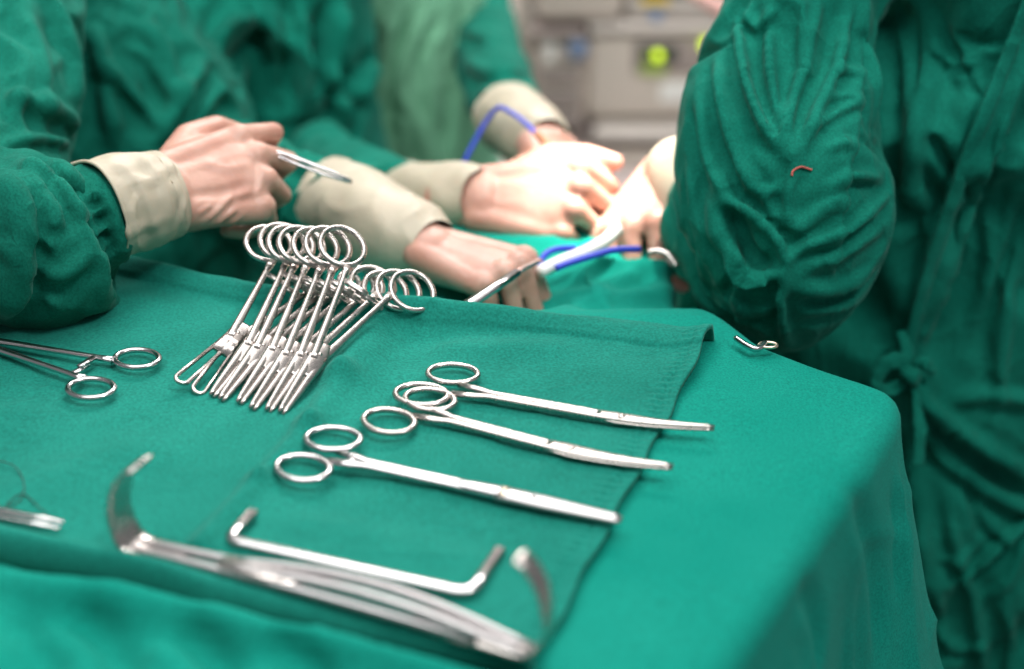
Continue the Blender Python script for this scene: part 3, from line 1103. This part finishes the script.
fold(me, [([(112, 160), (140, 185), (160, 240)], 0.0016, 0.004), ([(140, 155), (165, 185), (172, 225)], 0.0014, 0.003), ([(120, 185), (150, 178), (175, 165)], 0.0012, 0.004), ([(125, 235), (150, 225), (175, 215)], 0.0014, 0.004), ([(178, 150), (186, 185), (180, 225)], 0.0014, 0.0025)])
link('glove_cuff', me, M['cuff'], g)
o = empty('dissecting_forceps', P3(275, 155, 1.12), 'slim steel instrument held in the gloved fist at the left', 'forceps')
a0, b0 = P3(258, 147, 1.12), P3(352, 182, 1.14)
dd, ss = b0 - a0, Vector((0, 0.3, 1)).normalized()
for s in (-1, 1):
    part('arm', lambda bm, s=s: sweep(bm, [a0 - o.location + dd * t + ss * s * e for t, e in ((0, 0.0008), (0.35, 0.0022), (0.7, 0.0022), (0.95, 0.0010), (1, 0.0006))], [(0.006, 0.003), (0.0065, 0.003), (0.0055, 0.003), (0.004, 0.0025), (0.002, 0.002)], up=ss), M['steel'], o)

# ---- person behind, dark gown
p2 = empty('person', (-0.29, 1.78, 0), 'person in dark green gown behind, fist low beside the fanned clamps', 'person')
bm = bmesh.new()
torso(bm, [(-0.325, 1.80, 0.2, 0.20, 0.15), (-0.325, 1.80, 0.6, 0.18, 0.14), (-0.33, 1.79, 0.85, 0.155, 0.135), (-0.315, 1.80, 1.05, 0.15, 0.13), (-0.31, 1.8, 1.3, 0.18, 0.12), (-0.31, 1.8, 1.4, 0.09, 0.08)])
loft(bm, [P3(205, -120, 1.78), P3(195, 20, 1.70), P3(195, 120, 1.58), P3(225, 185, 1.44)], [0.08, 0.070, 0.06, 0.055])
loft(bm, [P3(225, 170, 1.42), P3(260, 190, 1.36), P3(300, 198, 1.31), P3(335, 208, 1.27), P3(341, 210, 1.265)], [0.05, 0.054, 0.046, 0.037, 0.031])
me = fuse(bm, 0.0050, 5)
fold(me, [([(245, 0), (300, 60), (300, 120)], 0.016, 0.013), ([(300, 0), (303, 60), (300, 115)], 0.014, 0.010), ([(340, 0), (330, 60), (310, 120)], 0.014, 0.011), ([(385, 0), (380, 50), (350, 100)], 0.010, 0.010),
          ([(240, 10), (215, 70), (250, 110), (290, 125)], 0.014, 0.012), ([(180, 60), (230, 40), (260, 0)], 0.012, 0.012), ([(280, 150), (300, 165), (325, 175)], 0.009, 0.008), ([(290, 215), (310, 190), (335, 175)], 0.009, 0.007), ([(275, 200), (300, 220), (325, 225)], 0.009, 0.007), ([(265, 165), (290, 185), (300, 215)], 0.008, 0.008), ([(320, 60), (335, 90), (350, 130)], 0.010, 0.008), ([(270, 20), (280, 70), (285, 120)], 0.010, 0.008)], 1.5)
crumple(me, 0.006, 0.07, 33)
link('gown', me, M['gown'], p2)
W2 = P3(428, 249, 1.175)
me = hand_mesh([(68, 80, 45), (72, 84, 45), (74, 86, 45), (76, 82, 45)], (6, 1, -3, -7), ((0.85, 0.45, -0.4), (0.9, -0.2, -0.5), (0.7, -0.5, -0.5)), W2, RT * 0.84 - UP * 0.22 - FW * 0.38, UP * 0.82 - FW * 0.50 + RT * 0.1, size=0.88, arm_to=P3(385, 228, 1.21))
g = link('gloved_hand', me, M['glove'], p2)
me = tubeskin([P3(330, 203, 1.272), P3(355, 212, 1.25), P3(385, 228, 1.21), P3(412, 240, 1.193), P3(432, 249, 1.18)], [0.040, 0.0395, 0.0375, 0.0355, 0.0255], 13, amp=0.002)
link('glove_cuff', me, M['cuff'], g)
o = empty('hand_retractor', P3(500, 280, 1.10), 'steel instrument handle held in the low fist behind the fanned clamps', 'retractor')
a0, b0 = P3(506, 280, 1.085), P3(446, 320, 1.05)
part('shaft', lambda bm: sweep(bm, [a0 - o.location + (b0 - a0) * t for t in (-0.2, 0.2, 0.6, 1)], [(0.007, 0.006), (0.009, 0.006), (0.010, 0.006), (0.012, 0.007)]), M['steel'], o)
part('hook', lambda bm: sweep(bm, [a0 - o.location + (b0 - a0) * -0.2, P3(520, 270, 1.10) - o.location, P3(540, 260, 1.13) - o.location], [(0.006, 0.005), (0.006, 0.004), (0.005, 0.003)], sub=4), M['steel'], o)

# ---- person behind, pale front panel, both hands in the operating field
p3 = empty('person', (-0.20, 2.0, 0), 'person in pale green gown behind, both gloved hands in the bright operating field', 'person')
bm = bmesh.new()
torso(bm, [(-0.19, 2.04, 0.2, 0.19, 0.13), (-0.19, 2.04, 0.6, 0.175, 0.12), (-0.19, 2.03, 0.85, 0.155, 0.115), (-0.19, 2.04, 1.05, 0.15, 0.11), (-0.17, 2.04, 1.3, 0.17, 0.11), (-0.17, 2.04, 1.4, 0.08, 0.07)])
me = fuse(bm, 0.0050, 5)
fold(me, [([(400, 0), (385, 50), (372, 150)], 0.014, 0.010), ([(430, 0), (400, 80), (410, 160)], 0.008, 0.010), ([(470, 0), (462, 70), (455, 165)], 0.008, 0.009), ([(400, 90), (415, 120), (430, 165)], 0.007, 0.008), ([(450, 20), (430, 60), (440, 130)], 0.005, 0.008)])
crumple(me, 0.004, 0.08, 43)
link('gown', me, M['gown_pale'], p3)
bm = bmesh.new()
loft(bm, [P3(476, -110, 2.16), P3(482, 0, 2.10), P3(490, 60, 1.92), P3(505, 102, 1.62), P3(516, 116, 1.50)], [0.045, 0.042, 0.046, 0.043, 0.032])
me = fuse(bm, 0.005, 5)
crumple(me, 0.004, 0.05, 45)
fold(me, [([(465, 60), (490, 75), (520, 70)], 0.008, 0.008), ([(480, 90), (500, 95), (520, 90)], 0.006, 0.006), ([(465, 30), (485, 40), (500, 45)], 0.007, 0.006)])
link('sleeve', me, M['gown'], p3)
bm = bmesh.new()
loft(bm, [P3(318, 150, 1.66), P3(340, 172, 1.56), P3(370, 186, 1.44), P3(402, 194, 1.37), P3(409, 196, 1.36)], [0.036, 0.040, 0.037, 0.033, 0.028])
me = fuse(bm, 0.005, 5)
crumple(me, 0.004, 0.05, 46)
fold(me, [([(350, 165), (375, 175), (400, 165)], 0.008, 0.006), ([(360, 195), (385, 190), (405, 200)], 0.007, 0.006)])
link('sleeve', me, M['gown'], p3)
W3 = P3(478, 199, 1.27)
me = hand_mesh([(64, 80, 50), (68, 84, 50), (72, 86, 50), (76, 86, 50)], (6, 1, -4, -10), ((0.8, 0.6, -0.1), (0.98, 0.15, -0.2), (0.97, -0.1, -0.3)), W3, P3(572, 198, 1.25) - W3, -FW * 0.92 + UP * 0.35, size=1.02, arm_to=P3(440, 197.5, 1.315))
g = link('gloved_hand', me, M['glove'], p3)
me = tubeskin([P3(406, 196, 1.36), P3(430, 197, 1.33), P3(460, 198, 1.295), P3(484, 199, 1.265)], [0.0325, 0.0325, 0.0325, 0.0255], 23, amp=0.0016)
link('glove_cuff', me, M['cuff'], g)
W4 = P3(545, 145, 1.37)
me = hand_mesh([(36, 40, 25), (40, 46, 25), (44, 50, 25), (48, 50, 25)], (5, 1, -3, -8), ((0.8, 0.6, -0.3), (0.95, 0.2, -0.3), (0.97, 0.0, -0.3)), W4, P3(592, 200, 1.29) - W4, -FW * 0.6 + UP * 0.6 + RT * 0.3, left=True, size=0.98, arm_to=P3(527, 131, 1.42))
g = link('gloved_hand', me, M['glove'], p3)
me = tubeskin([P3(509, 117, 1.48), P3(520, 126, 1.44), P3(534, 136, 1.40), P3(546, 146, 1.37)], [0.036, 0.0355, 0.0335, 0.026], 29, amp=0.0016)
link('glove_cuff', me, M['cuff'], g)

# ---- person on the right, big near sleeve and gown
p4 = empty('person', (0.52, 1.25, 0), 'person at right in wrinkled green gown, bent sleeve reaching the operating field', 'person')
bm = bmesh.new()
torso(bm, [(0.50, 1.28, 0.2, 0.27, 0.22), (0.425, 1.28, 0.6, 0.255, 0.19), (0.41, 1.28, 0.85, 0.235, 0.165), (0.47, 1.26, 1.02, 0.20, 0.165), (0.48, 1.26, 1.2, 0.22, 0.16), (0.45, 1.26, 1.4, 0.20, 0.12), (0.44, 1.26, 1.47, 0.08, 0.07)])
me = fuse(bm, 0.0075, 3)
crumple(me, 0.003, 0.09, 51, (1, 1, 0.5))
GF = [
    ([(1026, 10), (985, 115), (945, 215), (905, 345)], 0.007, 0.004, 1.2), ([(1032, 55), (1000, 145), (955, 255), (925, 350)], 0.011, 0.004, 1, 9), ([(1015, 60), (985, 150), (945, 240)], -0.004, 0.004),
    ([(900, -10), (922, 25), (925, 70), (912, 150), (905, 250)], 0.010, 0.008), ([(895, 5), (905, 60), (905, 130)], 0.008, 0.006), ([(930, 40), (950, 62), (990, 58)], 0.005, 0.0035), ([(945, 15), (965, 55), (985, 90), (1005, 95)], 0.005, 0.0035), ([(965, 48), (985, 52), (1010, 50)], 0.006, 0.003), ([(945, 60), (960, 80), (970, 60)], 0.004, 0.003),
    ([(925, 130), (950, 165), (965, 200)], -0.007, 0.006), ([(910, 180), (930, 230), (940, 280)], 0.007, 0.008), ([(985, 200), (990, 260), (975, 330)], 0.005, 0.005),
    ([(908, 388), (950, 425), (1000, 460), (1045, 485)], 0.014, 0.007, 1.5), ([(915, 400), (935, 450), (985, 490), (1045, 520)], 0.010, 0.006), ([(950, 400), (990, 395), (1040, 405)], 0.006, 0.006), ([(905, 430), (915, 500), (925, 580)], 0.009, 0.006),
    ([(960, 585), (1000, 548), (1045, 510)], 0.012, 0.004, 1.4), ([(945, 490), (955, 550), (972, 600), (985, 680)], 0.008, 0.005), ([(930, 620), (955, 650), (1000, 640)], 0.007, 0.004), ([(940, 555), (960, 565), (975, 545)], 0.007, 0.004), ([(975, 545), (968, 520), (960, 500)], 0.006, 0.004), ([(975, 470), (985, 520), (1015, 545)], 0.007, 0.004), ([(1000, 420), (1010, 300), (1030, 220)], 0.006, 0.006), ([(965, 340), (990, 280), (1020, 190)], 0.006, 0.005), ([(1000, 600), (1012, 640), (1010, 680)], 0.007, 0.005), ([(930, 580), (940, 610), (950, 669)], 0.006, 0.004), ([(1024, 540), (1010, 580), (985, 600)], 0.006, 0.004)]
fold(me, GF, 0.6)
me = rumple(me, 0.08)
fold(me, GF, 0.55)
GM = me.copy()
link('gown', me, M['gown'], p4)
bm2 = bmesh.new()
loft(bm2, [P3(850, -170, 1.22), P3(828, -50, 1.16), P3(806, 15, 1.13), P3(788, 80, 1.12), P3(780, 160, 1.11), P3(787, 235, 1.11), P3(790, 295, 1.12), P3(790, 334, 1.135)], [0.066, 0.057, 0.059, 0.068, 0.079, 0.075, 0.052, 0.018])
loft(bm2, [P3(795, 270, 1.14), P3(765, 250, 1.17), P3(728, 226, 1.20), P3(700, 212, 1.23), P3(692, 208, 1.235)], [0.055, 0.064, 0.052, 0.042, 0.034])
me = fuse(bm2, 0.0050, 5)
crumple(me, 0.002, 0.07, 57, (1, 1, 0.45))
SF = [
    ([(862, 20), (862, 90), (852, 160), (842, 230), (836, 290)], 0.0028, 0.0025, 1, 10), ([(735, 20), (742, 70), (765, 125), (795, 163)], 0.008, 0.005), ([(770, 5), (768, 60), (780, 115), (795, 163)], 0.008, 0.0045), ([(805, 0), (800, 60), (792, 110), (795, 160)], 0.007, 0.0045), ([(850, 15), (838, 65), (815, 115), (797, 160)], 0.009, 0.005), ([(822, 0), (812, 40), (800, 100)], 0.005, 0.004),
    ([(795, 163), (788, 200), (800, 225)], 0.006, 0.004), ([(745, 10), (755, 25), (775, 8)], 0.005, 0.004), ([(755, 0), (745, 20), (735, 30)], 0.005, 0.003), ([(715, 60), (722, 110), (740, 160), (760, 195)], 0.007, 0.005), ([(735, 160), (760, 190), (785, 185)], 0.006, 0.004), ([(700, 100), (705, 150), (720, 195)], 0.006, 0.005),
    ([(730, 205), (742, 235), (758, 258), (776, 262)], -0.012, 0.008), ([(722, 196), (752, 215), (778, 240), (786, 268)], 0.012, 0.004), ([(728, 240), (748, 275), (786, 270)], 0.013, 0.0045), ([(786, 268), (800, 248), (850, 228), (893, 190)], 0.010, 0.004), ([(786, 270), (780, 300), (786, 340)], 0.008, 0.004),
    ([(795, 285), (830, 290), (862, 275), (890, 240)], 0.010, 0.005), ([(800, 265), (840, 255), (884, 225)], 0.007, 0.004), ([(800, 310), (840, 305), (865, 290)], 0.007, 0.004), ([(695, 245), (715, 290), (765, 330)], 0.009, 0.005), ([(690, 170), (698, 220), (712, 265)], 0.010, 0.0045), ([(672, 180), (680, 215), (685, 250)], 0.009, 0.0045), ([(812, 132), (838, 112), (862, 102)], 0.005, 0.003), ([(825, 192), (850, 175), (878, 180)], 0.007, 0.004), ([(800, 225), (825, 205), (845, 195)], 0.007, 0.004), ([(760, 195), (780, 215), (800, 225)], 0.006, 0.004),
    ([(830, 75), (848, 70), (861, 78)], 0.005, 0.003), ([(828, 100), (848, 95), (860, 105)], 0.004, 0.003), ([(825, 150), (845, 142), (855, 150)], 0.005, 0.003), ([(872, 50), (885, 110), (892, 180)], 0.008, 0.005), ([(865, 130), (880, 145), (890, 165)], 0.005, 0.003), ([(720, 290), (750, 310), (775, 305)], 0.007, 0.004), ([(745, 270), (735, 295), (745, 320)], 0.006, 0.004)]
fold(me, SF, 0.6)
me = rumple(me, 0.09)
fold(me, SF[:1], 1.0)
fold(me, SF[1:], 0.28)
spot_red = on(me, [(792, 176), (793, 171), (800, 167), (806, 168), (812, 170)], 0.0012)
link('sleeve', me, M['gown'], p4)
W5 = P3(672, 166, 1.28)
me = hand_mesh([(40, 35, 20), (44, 40, 25), (46, 45, 25), (48, 45, 25)], (5, 1, -3, -8), ((0.8, 0.6, -0.3), (0.95, 0.2, -0.3), (0.97, 0.0, -0.3)), W5, P3(634, 215, 1.25) - W5, UP * 0.7 - FW * 0.4 - RT * 0.5, left=True, size=0.98, arm_to=P3(692, 184, 1.25))
g = link('gloved_hand', me, M['glove'], p4)
me = tubeskin([P3(706, 205, 1.225), P3(696, 190, 1.24), P3(684, 176, 1.26), P3(670, 166, 1.28)], [0.036, 0.036, 0.0345, 0.026], 39, amp=0.0016)
link('glove_cuff', me, M['cuff'], g)


def ribbon(bm, pts, wd, th=0.004):
    loft(bm, pts, [(wd / 2, th / 2)] * len(pts), n=12, sub=8, up=(0.3, -0.8, 0.5), power=3)


bm = bmesh.new()
TK = on(GM, [(908, 376)], 0.012)[0]
def tk(x, y, d=0.0):
    return TK + RT * (x * TK.y / FPX) - UP * (y * TK.y / FPX) - FW * d
ribbon(bm, [tk(0, 0, .004), tk(-14, -16, .014), tk(-30, -14, .018), tk(-40, 2, .016), tk(-34, 16, .012), tk(-18, 14, .010), tk(0, 2, .008)], 0.014, 0.005)
ribbon(bm, [tk(0, 0, .004), tk(-3, -18, .010), tk(-7, -34, .010), tk(-10, -50, .006)], 0.010, 0.005)
ribbon(bm, [tk(0, 0, .006), tk(10, -14, .014), tk(20, -6, .012), tk(16, 10, .008), tk(0, 4, .008)], 0.012, 0.005)
ribbon(bm, [tk(2, 2, .006), tk(6, 26, .010), tk(10, 60, .008), tk(10, 100, .004)], 0.011, 0.004)
ribbon(bm, [tk(-6, -6, .008), tk(0, 0, .016), tk(6, 6, .008)], 0.018, 0.012)
edge = bmesh.new()
ep = on(GM, [(1036, -20), (1018, 30), (1000, 75), (982, 120), (963, 170), (945, 220), (930, 265), (916, 310), (907, 350), (905, 372)], 0.003)
ep = [sum((ep[max(0, min(len(ep) - 1, i + k))] for k in (-1, 0, 1)), Vector()) / 3 - FW * 0.002 for i in range(len(ep))]
ribbon(edge, ep, 0.013, 0.005)
em = mesh_of(edge)
crumple(em, 0.0012, 0.02, 77)
link('gown_edge', em, M['gown'], p4)
tie = mesh_of(bm)
crumple(tie, 0.0025, 0.02, 71)
link('waist_tie', tie, M['gown'], p4)
bpy.data.meshes.remove(GM)
cord('thread', spot_red, 0.0008, M['red'], 'tiny reddish thread stuck on the big green sleeve at right', 'thread')

# ------------------------------------------------------------------ operating field
cord('diathermy_cable', [P3(455, 185, 1.38), P3(463, 165, 1.37), P3(474, 143, 1.37), P3(486, 122, 1.37), P3(498, 108, 1.36), P3(510, 112, 1.345), P3(524, 122, 1.33), P3(540, 138, 1.315)], 0.0022, M['blue'], 'blue cable arched over the gloved wrist in the operating field', 'cable')
o = empty('diathermy_pencil', P3(545, 145, 1.30), 'brown electrode pencil at the end of the arched blue cable', 'pencil')
M['amber'] = plain('brown_plastic', (0.30, 0.12, 0.05), 0.4)
part('handle', lambda bm: loft(bm, [P3(536, 133, 1.318) - o.location, P3(545, 142, 1.308) - o.location, P3(553, 154, 1.295) - o.location], [0.003, 0.004, 0.0035], n=12), M['amber'], o)
part('tip', lambda bm: loft(bm, [P3(553, 154, 1.295) - o.location, P3(557, 160, 1.288) - o.location], [0.0015, 0.0008], n=8), M['steel'], o)
cord('suction_tube', [P3(540, 272, 1.15), P3(560, 262, 1.165), P3(585, 252, 1.18), P3(606, 240, 1.20), P3(618, 228, 1.21)], 0.0055, M['white'], 'white tube lying across the drape below the bright hands', 'tube')
cord('suction_cable', [P3(538, 266, 1.16), P3(546, 254, 1.17), P3(558, 249, 1.18), P3(575, 248, 1.19)], 0.0028, M['blue'], 'short blue cable loop beside the white tube', 'cable')
cord('patient_lead', [P3(556, 268, 1.145), P3(572, 262, 1.15), P3(595, 255, 1.155), P3(615, 250, 1.16), P3(640, 249, 1.165)], 0.003, M['blue'], 'blue lead lying along the drape in front of the operating field', 'cable')
o = empty('towel_clip', T(755, 345, 0.905), 'small steel towel clip under the big sleeve at the drape edge', 'clip')
part('jaw', lambda bm: sweep(bm, [T(736, 338, 0.907) - o.location, T(746, 345, 0.907) - o.location, T(757, 349, 0.907) - o.location, T(765, 343, 0.907) - o.location], [(0.004, 0.004)] * 4, sub=5), M['steel'], o)
part('finger_ring', lambda bm: torus(bm, T(768, 345, 0.907) - o.location, 0.006, 0.004, 0.0012, 0.0012, n=24), M['pale_gold'], o)
o = empty('wound_retractor', P3(660, 258, 1.16), 'curved steel rim at the edge of the operating field under the sleeve', 'retractor')
part('rim', lambda bm: sweep(bm, [P3(648, 252, 1.16) - o.location, P3(660, 251, 1.16) - o.location, P3(670, 256, 1.155) - o.location, P3(678, 266, 1.15) - o.location], [(0.006, 0.004)] * 4, sub=5), M['steel_worn'], o)

# ------------------------------------------------------------------ equipment behind
M['beige'] = plain('beige_enamel', (0.62, 0.54, 0.48), 0.45, scale=20)
M['beige_dark'] = plain('taupe_plastic', (0.34, 0.28, 0.26), 0.5, scale=20)
M['rail'] = plain('painted_rail', (0.60, 0.54, 0.50), 0.35, scale=20)
M['screen'] = plain('dark_screen', (0.05, 0.06, 0.05), 0.25)
M['led'] = plain('lit_green_display', (0.62, 0.85, 0.02), 0.4, emit=1.6)
M['led_dim'] = plain('dim_green_display', (0.22, 0.30, 0.05), 0.4, emit=0.5)
M['bluecap'] = plain('pale_blue_plastic', (0.20, 0.28, 0.45), 0.5)
M['yellow'] = plain('yellow_label', (0.80, 0.55, 0.05), 0.5)
M['orange'] = plain('orange_label', (0.75, 0.30, 0.08), 0.5)
M['pink'] = plain('pale_pink_tube', (0.75, 0.42, 0.38), 0.5)
YB = 2.95        # front plane of the equipment


def eq(px, py, y=YB):
    """point on the vertical plane y"""
    d = FW + RT * ((px - 512) / FPX) + UP * ((334.5 - py) / FPX)
    q = CAM + d * (y / d.y)
    return q.x, q.z


def eqbox(name, x0, y0, x1, y1, depth, mat, parent=None, front=0.0, r=0.012):
    a, z1 = eq(x0, y0); b, z0 = eq(x1, y1)
    me = rbox((a, YB - front, z0), (b, YB - front + depth, z1), min(r, (b - a) * 0.3, (z1 - z0) * 0.3, depth * 0.4))
    return link(name, me, mat, parent)


o = empty('ventilator', (0.38, YB + 0.2, 0), 'beige ventilator with a glowing green display behind the operating field', 'ventilator')
eqbox('casing', 586, 30, 740, 122, 0.40, M['beige'], o, r=0.03)
eqbox('top_tray', 588, 22, 745, 32, 0.44, M['rail'], o, 0.02)
pn = eqbox('control_panel', 634, 40, 735, 72, 0.03, M['beige_dark'], o, 0.012, 0.006)
sc = eqbox('display', 640, 44, 676, 62, 0.02, M['screen'], pn, 0.018, 0.003)
def disc(name, px, py, rad, mat, parent, front=0.022):
    x, z = eq(px, py)
    bm = bmesh.new()
    loft(bm, [(x, YB - front - 0.004, z), (x, YB - front + 0.012, z)], [rad, rad], n=24, up=(0, 0, 1), sub=1)
    return link(name, mesh_of(bm), mat, parent)
disc('indicator_lamp', 657, 53, 0.010, M['led'], o)
disc('indicator_lamp', 646, 54, 0.006, M['led_dim'], o)
disc('indicator_lamp', 706, 43, 0.012, M['led'], o, 0.018)
eqbox('label_plate', 660, 82, 700, 102, 0.02, M['white'], o, 0.008, 0.004)
eqbox('indicator_strip', 640, 64, 665, 72, 0.02, M['led_dim'], o, 0.018, 0.003)
for px in (600, 740):
    x, z = eq(px, 130)
    bm = bmesh.new(); box(bm, (x - 0.02, YB + 0.06, 0.06), (x + 0.02, YB + 0.10, z)); link('leg', mesh_of(bm), M['beige_dark'], o)
    bm = bmesh.new(); loft(bm, [(x - 0.015, YB + 0.08, 0.035), (x + 0.015, YB + 0.08, 0.035)], [0.033, 0.033], n=20, sub=1); link('castor', mesh_of(bm), M['screen'], o)
eqbox('base_rail', 593, 124, 745, 137, 0.42, M['rail'], o, 0.04, 0.012)
eqbox('lower_shelf', 590, 150, 745, 172, 0.40, M['beige'], o, 0.0)

o = empty('anaesthesia_unit', (0.10, YB + 0.2, 0), 'tall taupe anaesthesia trolley left of the ventilator, partly behind the gowns', 'trolley')
eqbox('upper_cabinet', 536, -60, 622, 19, 0.40, M['beige'], o, 0.02, 0.02)
eqbox('shelf', 530, 27, 584, 34, 0.42, M['beige_dark'], o, 0.03)
eqbox('drawer_unit', 536, 38, 584, 128, 0.36, M['beige'], o)
for y0 in (68, 90, 110):
    eqbox('drawer', 540, y0, 580, y0 + 16, 0.03, M['beige_dark'], o, 0.012, 0.006)
eqbox('gauge', 544, 40, 556, 62, 0.03, M['white'], o, 0.014, 0.006)
disc('knob', 577, 47, 0.022, M['bluecap'], o, 0.02)
disc('knob', 564, 52, 0.012, M['rail'], o, 0.02)
for px in (521, 529):
    x, _ = eq(px, 50)
    bm = bmesh.new(); loft(bm, [(x, YB + 0.05, 0.03), (x, YB + 0.05, 1.35)], [0.012, 0.012], n=16, sub=1); link('upright_pole', mesh_of(bm), M['rail'] if px == 529 else M['beige'], o)
eqbox('base', 515, 140, 585, 165, 0.36, M['beige_dark'], o)
eqbox('side_bin', 484, 20, 512, 120, 0.25, M['rail'], o)
eqbox('label_plate', 486, 24, 496, 36, 0.02, M['orange'], o, 0.012, 0.004)

o = empty('patient_monitor', (0.42, YB + 0.2, eq(690, 20)[1]), 'pale monitor standing on top of the ventilator, cut by the top edge', 'monitor')
eqbox('casing', 628, -70, 760, 21, 0.30, M['rail'], o, 0.0, 0.02)
eqbox('screen', 640, -60, 750, -4, 0.02, M['screen'], o, 0.008, 0.004)
eqbox('label_plate', 642, -3, 668, 5, 0.02, M['yellow'], o, 0.010, 0.004)
disc('knob', 656, 14, 0.014, M['bluecap'], o, 0.01)
cord('breathing_hose', [P3(660, -60, 2.2), P3(690, -12, 2.2), P3(712, 4, 2.2), P3(735, 14, 2.2), P3(780, 10, 2.2), P3(820, -40, 2.2)], 0.012, M['pink'], 'pale pink hose crossing above the right sleeve at the top edge', 'hose')
